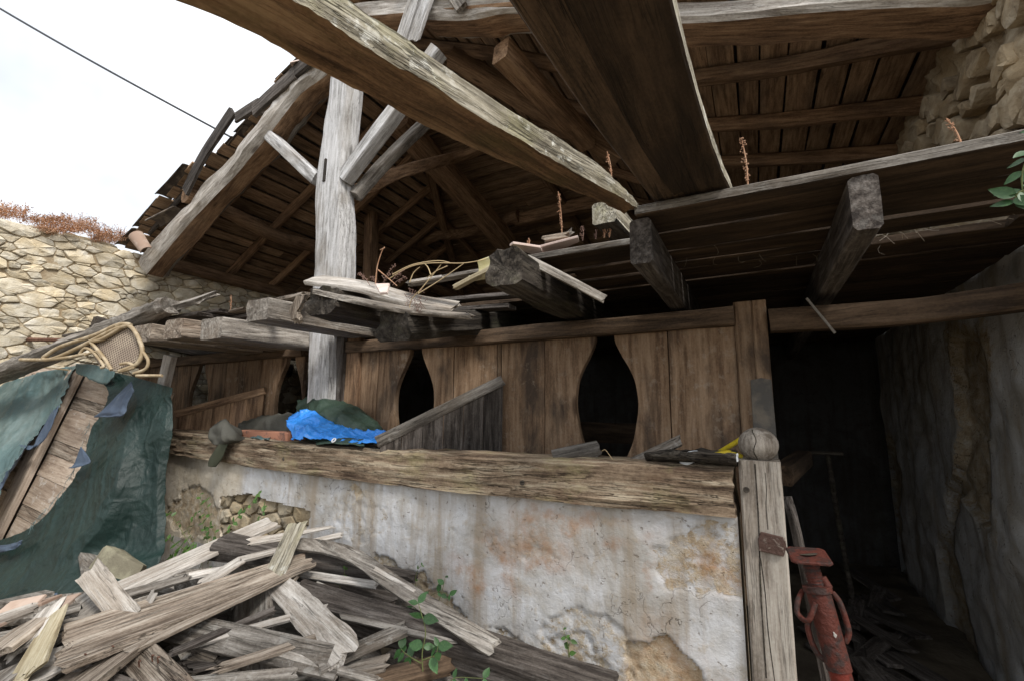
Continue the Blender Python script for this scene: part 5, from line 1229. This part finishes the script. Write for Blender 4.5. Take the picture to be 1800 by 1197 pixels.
sheet('top_strip', [[tq(146, 640, 1.8), tq(180, 642, 1.83), tq(215, 654, 1.86)], [tq(146, 656, 1.79), tq(165, 664, 1.8), tq(195, 676, 1.83), tq(212, 664, 1.84)]], T_TEAL, gt, 26, 8, lambda u, v, p: Vector((0, -.012, .02*nz(u*14, 3)*v)))
sheet('blue_flap', [[tq(246, 672, 1.82), tq(252, 688, 1.82)], [tq(222, 696, 1.78), tq(240, 712, 1.8)], [tq(196, 722, 1.74), tq(236, 728, 1.78)], [tq(182, 734, 1.72), tq(228, 733, 1.77)]], T_BLUEG, gt, 14, 24, lambda u, v, p: nd*(.025+.015*nz(u*4, v*5, 8)))
sheet('blue_flap', [[tq(163, 785, 1.66), tq(168, 790, 1.67)], [tq(152, 815, 1.64), tq(180, 812, 1.68)], [tq(142, 822, 1.62), tq(152, 822, 1.63)]], T_BLUEG, gt, 10, 12, lambda u, v, p: nd*(.04+.01*nz(u*4, v*5, 8)))
sheet('blue_hem', [[tq(-60, 948, 1.36), tq(20, 955, 1.42), tq(62, 946, 1.46)], [tq(-60, 972, 1.34), tq(20, 968, 1.41), tq(55, 958, 1.45)]], T_BLUEG, gt, 30, 6, lambda u, v, p: nd*(.03+.02*nz(u*8, v*3, 8)))
sheet('blue_hem', [[tq(-80, 1052, 1.23), tq(40, 1048, 1.32), tq(130, 1036, 1.46)], [tq(-80, 1066, 1.21), tq(40, 1061, 1.3), tq(132, 1046, 1.45)]], T_BLUEG, gt, 40, 6, lambda u, v, p: nd*(.045+.02*nz(u*8, v*3, 8)))
tl_ = thing('faded_tarpaulin', 'faded teal tarpaulin with torn edge over the shutter on the left', 'tarpaulin', BLc)
rows = [[tq(-60, 690, 1.62), tq(40, 668, 1.72), tq(100, 650, 1.78), tq(144, 643, 1.82)],
        [tq(-60, 745, 1.5), tq(20, 715, 1.62), tq(80, 700, 1.72), tq(128, 690, 1.76)],
        [tq(-60, 800, 1.42), tq(0, 780, 1.5), tq(60, 750, 1.62), tq(106, 735, 1.7)],
        [tq(-60, 850, 1.36), tq(-10, 830, 1.42), tq(25, 800, 1.5), tq(70, 768, 1.6)],
        [tq(-60, 905, 1.3), tq(-30, 890, 1.36), tq(5, 850, 1.42), tq(44, 806, 1.5)],
        [tq(-60, 925, 1.28), tq(-40, 920, 1.3), tq(-8, 895, 1.36), tq(18, 855, 1.44)]]
def tornr(u, v, p):
    t = max(0, u-.9)*10
    return fold(.035, 1.6, 2.5, 7., .01)(u, v, p)+rt_d*(t*.06*nz(v*22, 3)+t*.03*nz(v*60, 5))
sheet('teal_sheet', rows, T_TEAL, tl_, 80, 70, tornr, .003, T_BLUEG)
sheet('torn_strip', [[tq(108, 725, 1.7), tq(122, 712, 1.74)], [tq(86, 765, 1.64), tq(108, 752, 1.7)], [tq(72, 790, 1.6), tq(92, 778, 1.66)], [tq(52, 782, 1.56), tq(70, 783, 1.6)]], T_BLUEG, tl_, 12, 20, lambda u, v, p: nd*.03+rt_d*.015*nz(v*25, u*3))
# frayed threads
g = Geo()
for (x0_, y0_, x1_, y1_, Ya, Yb_, cnt) in ((165, 800, 128, 865, 1.68, 1.62, 26), (128, 865, 74, 925, 1.62, 1.52, 30), (70, 770, 20, 850, 1.58, 1.42, 30), (144, 646, 108, 730, 1.8, 1.68, 18), (180, 735, 165, 790, 1.74, 1.68, 14)):
    for i in range(cnt):
        t = rg.random(); p = tq(x0_+(x1_-x0_)*t, y0_+(y1_-y0_)*t, Ya+(Yb_-Ya)*t)+nd*.04; e = p+Vector((rg.gauss(0, .02), rg.gauss(-.01, .01), -rg.uniform(.01, .07)))
        g.add(tube_geo([p, p.lerp(e, .5)+Vector((rg.gauss(0, .008), 0, 0)), e], .0012, sides=3, steps=4))
tag(g.build('frayed_threads', T_TEAL, tl_), kind='stuff')

# ================================================================== RATTAN CHAIR, PIPE
rc = thing('rattan_chair', 'broken rattan chair lying on its side on the tarpaulin', 'chair', P(180, 640, Y=1.75))
cq = lambda l, Yq: [P(x, y, Y=1.27+x*.0017) for x, y in l]
for l, r in (([(230, 572), (222, 570), (205, 572), (165, 590), (110, 608), (85, 622), (76, 630), (85, 632), (110, 624), (160, 600), (200, 580), (225, 573)], .016),
             ([(36, 632), (80, 632), (120, 628), (150, 622)], .014), ([(222, 571), (180, 596), (158, 600)], .015),
             ([(158, 600), (180, 625), (196, 650)], .013), ([(205, 575), (218, 570), (233, 578), (246, 600), (250, 620), (240, 640), (210, 652)], .016),
             ([(140, 622), (150, 612), (165, 620), (182, 642), (178, 646)], .012), ([(150, 624), (170, 618), (180, 630)], .011), ([(212, 640), (225, 638), (236, 645), (215, 652)], .012),
             ([(248, 615), (260, 632), (256, 648), (235, 656)], .012), ([(240, 660), (285, 660)], .012)):
    tube('rattan_pole', cq([(*p,) for p in l], 1.72), r, RATTAN, rc, sides=8, steps=max(20, len(l)*5))
def quad_panel(name, pts, Yq, mat, parent, th=.006, n=1):
    p = [P(x, y, Y=1.285+x*.0017) for x, y in pts]; o = sum(p, Vector())/len(p); nn = (p[1]-p[0]).cross(p[2]-p[1]).normalized()
    if nn.y > 0: nn = -nn
    M = frame(o, p[1]-p[0], nn); Mi = M.inverted(); return slab(name, [((Mi @ q).x, (Mi @ q).y) for q in p], th, mat, parent, M)
quad_panel('cane_back', [(165, 602), (208, 577), (222, 576), (238, 590), (246, 615), (240, 636), (205, 650), (196, 648)], 1.735, CANE, rc)
quad_panel('cane_arm', [(150, 602), (160, 600), (182, 634), (176, 644)], 1.715, CANE, rc)
tag(tube('iron_pipe', [P(-60, 595, Y=1.7), P(60, 597, Y=1.8), P(140, 599, Y=1.95)], .022, RUST, None, sides=10), 'rusty iron pipe lying level behind the weathered log', 'pipe')
piece('pale_post', 'pale squared post end standing behind the rattan chair', 'post', [P(285, 690, Y=2.12), P(300, 625, Y=2.12)], .14, .06, W_PALE, up=(0, -1, 0), rough=.02)
piece('thin_cane', 'thin cane lying on the faded tarpaulin under the chair', 'cane', [P(75, 645, Y=1.68), P(120, 650, Y=1.74)], .014, .014, RATTAN, rough=.02)

# ================================================================== THINGS IN THE MANGER AND ON THE SILL
def heap_sheet(name, label, rows, mat, amp, seed, nu=60, nv=40, th=.003, cr=.016, cat='tarpaulin'):
    rd = lambda q: (1-min(1, abs(q)))**2
    def f(u, v, p):
        k = cr*(rd(2.2*nz(p.x*7+p.z*5+seed, p.y*3, 1))+.8*rd(2.2*nz(p.x*9-p.z*9, p.y*5+seed, 6))+.4*rd(2.5*nz(p.x*21, p.z*17, p.y*17+seed)))
        return Vector((.3*amp*nz(u*4+seed, v*4), -amp*nz(u*3+seed, v*3, 1)-k, amp*.7*nz(u*4, v*3, seed)+k*.8))
    return tag(sheet(name, rows, mat, None, nu, nv, f, th), label, cat)
S = lambda x, y, Yq: P(x, y, Y=Yq)
heap_sheet('blue_tarpaulin', 'crumpled bright blue tarpaulin on the manger sill', [[S(515, 728, 2.45), S(550, 722, 2.45), S(575, 738, 2.45), S(640, 760, 2.42), S(690, 764, 2.4)],
        [S(508, 740, 2.38), S(535, 738, 2.36), S(570, 750, 2.36), S(630, 768, 2.34), S(694, 768, 2.34)], [S(512, 758, 2.28), S(540, 752, 2.24), S(570, 766, 2.24), S(630, 778, 2.24), S(690, 772, 2.28)], [S(514, 774, 2.22), S(540, 772, 2.18), S(575, 774, 2.2), S(630, 783, 2.2), S(675, 782, 2.24)]], T_BLUE, .03, 2., 90, 60, cr=.02)
heap_sheet('green_ground_sheet', 'dark green crumpled sheet heaped behind the blue tarpaulin', [[S(528, 708, 2.66), S(560, 700, 2.66), S(620, 712, 2.66), S(668, 745, 2.66)], [S(524, 720, 2.58), S(560, 708, 2.55), S(620, 726, 2.55), S(672, 752, 2.55)], [S(524, 745, 2.5), S(560, 735, 2.46), S(620, 745, 2.46), S(680, 768, 2.46)], [S(530, 780, 2.44), S(565, 780, 2.4), S(620, 780, 2.4), S(684, 785, 2.42)]], T_OLIVE, .025, 5.)
t_ = thing('green_corner', 'dark green sheet corner with a white eyelet under the blue tarpaulin', 'tarpaulin', S(590, 785, 2.2))
sheet('sheet', [[S(556, 776, 2.25), S(580, 768, 2.25), S(640, 772, 2.26)], [S(556, 781, 2.18), S(585, 779, 2.155), S(640, 783, 2.17)]], T_OLIVE, t_, 26, 10, lambda u, v, p: Vector((0, -.008*nz(u*6, v*4), .008*nz(u*7, v*4, 3))))
c = S(593, 774, 2.19)
V = []; F = []
for i in range(18):
    for j in range(8):
        a, b = 2*math.pi*i/18, 2*math.pi*j/8; V.append((math.cos(a)*(.014+.005*math.cos(b)), math.sin(a)*(.014+.005*math.cos(b)), .005*math.sin(b)))
F = [(i*8+j, ((i+1) % 18)*8+j, ((i+1) % 18)*8+(j+1) % 8, i*8+(j+1) % 8) for i in range(18) for j in range(8)]
mesh_obj('eyelet', V, F, plain('white_plastic', (.75, .76, .78), .4, .5), t_, frame(c+Vector((0, -.03, .004)), (1, 0, 0), (0, -.8, .6)), smooth=60)
heap_sheet('canvas_sheet', 'dull grey canvas bundle inside the manger behind the clay block', [[S(425, 745, 2.62), S(470, 732, 2.62), S(515, 728, 2.62)], [S(418, 750, 2.5), S(470, 740, 2.48), S(520, 740, 2.5)], [S(418, 790, 2.45), S(470, 790, 2.44), S(525, 790, 2.45)]], C_GREY, .012, 9., 40, 24, cat='canvas')
bt = S(470, 764, 2.35)
tag(timber('clay_block', [S(422, 763, 2.33), S(522, 768, 2.33)], .16, .075, BRICK, None, rough=.01, n=8, ch=.06), 'orange terracotta block lying on the sill by the blue tarpaulin', 'block')
jk = thing('canvas_jacket', 'grey canvas cloth hanging over the front of the sill beam', 'cloth', S(400, 770, 2.15))
sheet('bundle', [[S(388, 740, 2.26), S(400, 735, 2.24), S(416, 748, 2.24), S(428, 762, 2.26)], [S(374, 752, 2.16), S(396, 748, 2.12), S(414, 760, 2.13), S(430, 770, 2.2)], [S(370, 766, 2.13), S(390, 768, 2.07), S(408, 774, 2.09), S(424, 776, 2.18)], [S(374, 778, 2.13), S(388, 782, 2.1), S(400, 780, 2.12), S(418, 778, 2.18)]], C_GREY, jk, 40, 36, lambda u, v, p: Vector((.006*nz(u*4, v*4), -.02*nz(u*3, v*3, 4)-.022*(1-min(1, abs(2*nz(p.x*8+p.z*7, p.z*4))))**2, .012*nz(u*4, v*3, 2))))
sheet('hanging_tail', [[S(386, 776, 2.11), S(402, 778, 2.11)], [S(378, 790, 2.1), S(396, 792, 2.1)], [S(368, 806, 2.1), S(390, 806, 2.1)], [S(366, 818, 2.1), S(380, 820, 2.1)]], plain('olive_canvas', (.06, .065, .042), .85), jk, 14, 20, lambda u, v, p: Vector((0, -.02*math.sin(u*3.1), 0)))
heap_sheet('torn_scrap', 'torn teal and blue plastic scrap on the sill', [[S(445, 766, 2.3), S(480, 770, 2.3)], [S(445, 772, 2.22), S(478, 776, 2.2)]], T_TEAL, .015, 12., 20, 10, cat='scrap')
tag(tube('blue_peg', [S(752, 735, 2.4), S(758, 727, 2.4)], .008, T_BLUE, None, sides=6), 'small blue plastic peg on the sloping divider', 'peg')
piece('rotten_chunk', 'brown rotten chunk of wood on the sloping divider', 'wood', [S(736, 742, 2.42), S(752, 730, 2.42)], .05, .03, W_TAN, ragged=.02, rough=.15)
# right end of the sill
piece('slate_board', 'short grey board tilted on the sill below the larger head opening', 'plank', [S(972, 803, 2.3), S(1052, 786, 2.42)], .11, .03, W_GREY, up=(.1, -.5, 1), ragged=.015, rough=.04)
piece('grey_chip', 'small grey chip behind the tilted board on the sill', 'chip', [S(1020, 806, 2.36), S(1050, 802, 2.4)], .05, .02, W_GREY, ragged=.01)
piece('red_plank', 'dull red-brown plank lying inside the larger head opening', 'plank', [(-1.5, 3.7, 1.42), (-.5, 3.7, 1.42)], .02, .16, W_DKBR)
piece('slanting_board', 'grey board slanting up behind the bark trough', 'plank', [S(1108, 815, 2.34), S(1195, 774, 2.4)], .05, .02, W_GREY, up=(0, -1, .3), ragged=.02, rough=.05)
# trough of bark with a bottle in it
g = []
bk = thing('bark_trough', 'dark hollow piece of bark lying on the right end of the sill', 'bark', S(1215, 812, 2.2))
V = []; F = []; n, k = 30, 10; A, Bq = S(1138, 808, 2.24), S(1296, 812, 2.2)
for i in range(n+1):
    t = i/n; c_ = A.lerp(Bq, t)+Vector((0, 0, .012*math.sin(t*3)))
    for j in range(k+1):
        a = math.pi*(.95+1.1*j/k); r = (.05+.014*nz(t*5, j*.4))*(.55+.45*min(1, t*3))
        V.append(c_+Vector((.008*nz(j, i*.3), r*1.3*math.cos(a), r*.72*math.sin(a)+.03+.012*nz(t*9, j*.9)))); 
F = [(i*(k+1)+j, (i+1)*(k+1)+j, (i+1)*(k+1)+j+1, i*(k+1)+j+1) for i in range(n) for j in range(k)]
o = sum(V, Vector())/len(V); b_ = mesh_obj('shell', [v-o for v in V], F, W_BLACK, bk, Matrix.Translation(o), smooth=50); sm = b_.modifiers.new('thickness', 'SOLIDIFY'); sm.thickness = .012
bo = thing('plastic_bottle', 'milky plastic bottle cap showing in the bark trough', 'bottle', S(1207, 800, 2.23))
c = S(1207, 803, 2.23); tube('body', [c+Vector((0, 0, -.04)), c+Vector((0, 0, -.012))], .034, CLEAR, bo, sides=16); tube('cap', [c+Vector((0, 0, -.012)), c+Vector((0, 0, .014))], .026, CLEAR, bo, sides=16); tube('cap_top', [c+Vector((0, 0, .014)), c+Vector((0, 0, .02))], .018, CLEAR, bo, sides=16)
tag(tube('thin_wire', [S(1205, 795, 2.25), S(1225, 792, 2.25), S(1240, 802, 2.25), S(1245, 808, 2.25)], .002, CLEAR, None, sides=5), 'thin pale wire curling over the bark trough', 'wire')
tag(tube('yellow_hose', [S(1312, 765, 2.5), S(1285, 782, 2.42), S(1262, 796, 2.34), S(1248, 802, 2.3), S(1262, 798, 2.27), S(1285, 795, 2.27), S(1304, 803, 2.28)], .0115, YELLOW, None, sides=10, steps=50), 'yellow garden hose looping behind the ball finial', 'hose')
heap_sheet('white_scrap', 'torn white plastic scrap against the gate post', [[S(1284, 805, 2.2), S(1298, 802, 2.2)], [S(1282, 814, 2.17), S(1298, 814, 2.17)]], CLEAR, .008, 3., 10, 8, cat='scrap')
tag(tube('wire_curl', [S(1058, 792, 2.3), S(1064, 790, 2.3), S(1072, 800, 2.3), S(1078, 808, 2.3)], .0018, STRAW, None, sides=4), 'pale bent wire beside the tilted board on the sill', 'wire')

# ================================================================== STEEL PROP
pr = thing('steel_prop', 'rusty red adjustable steel prop leaning in the passage entrance', 'prop', P(1482, 1300, Y=1.75))
pa, pb2 = P(1421, 976, Y=1.74), P(1488, 1225, Y=1.70)
ax = (pb2-pa).normalized(); L = (pb2-pa).length
tube('top_stem', [pa, pa+ax*.12], .021, REDD, pr, sides=16)
tube('sleeve', [pa+ax*.085, pa+ax*.30], .033, REDD, pr, sides=20)
tube('collar', [pa+ax*.083, pa+ax*.10], .039, REDD, pr, sides=20)
foot = pa+ax*((pa.z-.0)/-ax.z)
tube('outer_tube', [pa+ax*.29, foot], .029, REDP, pr, sides=20)
side_v = ax.cross(Vector((0, -1, 0))).normalized(); fr = side_v.cross(ax).normalized()
if side_v.x < 0: side_v = -side_v
M = frame(pa, (1, .12, .05), -ax+Vector((0, -.28, 0))); sz = .054
o = slab('head_plate', [(-sz, -sz+.012), (-sz+.012, -sz), (sz-.012, -sz), (sz, -sz+.012), (sz, sz-.012), (sz-.012, sz), (-sz+.012, sz), (-sz, sz-.012)], .008, REDD, pr, M)
tube('plate_hole', [pa-ax*.005, pa-ax*.0055], .026, W_BLACK, o, sides=16)
q = pa+ax*.10; fr2 = Vector((0, -1, 0))
tube('handle', [q-side_v*.04-fr2*.01, q-side_v*.06+fr2*.02+ax*.02, q-side_v*.068+fr2*.03+ax*.05, q-side_v*.045+fr2*.05+ax*.06, q-side_v*.015+fr2*.045+ax*.015], .0075, REDD, pr, sides=8, steps=24)
tube('handle', [q+side_v*.035, q+side_v*.048+ax*.03, q+side_v*.05+ax*.1, q+side_v*.033+ax*.13], .008, REDD, pr, sides=8, steps=24)
tube('handle', [q-side_v*.035+ax*.06, q-side_v*.052+ax*.1, q-side_v*.045+ax*.16, q-side_v*.02+ax*.185], .008, REDD, pr, sides=8, steps=24)
CEM = plain('dried_cement', (.38, .35, .32), .9, .1)
for i in range(7): tube('thread_ring', [pa+ax*(.02+.009*i), pa+ax*(.0235+.009*i)], .0228, REDD, pr, sides=16)
for i in range(3): tube('pin_hole', [pa+ax*(.36+.09*i)+fr2*.0285, pa+ax*(.36+.09*i)+fr2*.0295], .007, W_BLACK, pr, sides=10)
for i, (s_u, s_v) in enumerate(((.335, .01), (.42, -.012), (.2, .012))):
    cc = pa+ax*s_u+fr2*(.029 if s_u > .3 else .033)+side_v*s_v; slab('cement_splash', [(.004*math.cos(t)*(1+.4*math.sin(3*t+i)), .007*math.sin(t)*(1+.3*math.cos(2*t+i))) for t in [k*.7 for k in range(9)]], .002, CEM, pr, frame(cc, side_v, fr2))
tube('locking_pin', [q+side_v*.02-ax*.04, q+side_v*.03-ax*.01], .012, REDD, pr, sides=8)

# ================================================================== INSIDE THE PASSAGE
rg = random.Random(71)
piece('wooden_handle', 'grey tool handle leaning behind the steel prop', 'handle', [(P(1383, 872, Y=2.5)), P(1408, 972, Y=2.45), (P(1408, 972, Y=2.45).x+.1, 2.4, .05)], .035, .03, W_DARK, rough=.02)
piece('cross_beam', 'dim wooden beam end jutting into the passage behind the gate post', 'beam', [P(1375, 836, Y=2.8), P(1412, 805, Y=3.6)], .10, .10, W_DKBR, rough=.03)
tt = thing('hay_fork', 'dark iron hand tool with crossbar handle standing in the passage', 'tool', P(1470, 905, Y=4.6))
tube('shaft', [P(1455, 798, Y=4.6), P(1472, 905, Y=4.6), (P(1472, 905, Y=4.6).x+.05, 4.55, .05)], .02, W_BLACK, tt); tube('crossbar', [P(1415, 795, Y=4.6), P(1482, 797, Y=4.6)], .016, W_BLACK, tt)
lab = ['broad', 'narrow', 'split', 'short', 'long', 'curled']
for i in range(22):
    px, py = rg.uniform(1490, 1690), rg.uniform(1020, 1215)
    p = P(px, py, Z=.11+rg.uniform(0, .06)); an = rg.uniform(-.9, .6); L = rg.uniform(.12, .36)
    if p.x > XR-.2 or p.y > 5.5: continue
    d = Vector((math.sin(an), math.cos(an), rg.uniform(-.08, .08)))
    tag(timber('floor_board', [p-d*L, p+d*L], rg.uniform(.06, .17), .02, W_DARK, None, up=(rg.uniform(-.25, .25), rg.uniform(-.3, .1), 1), rough=.05, ragged=.02, n=8), 'dark broken board littering the floor of the passage', 'plank', 'broken boards on the passage floor')
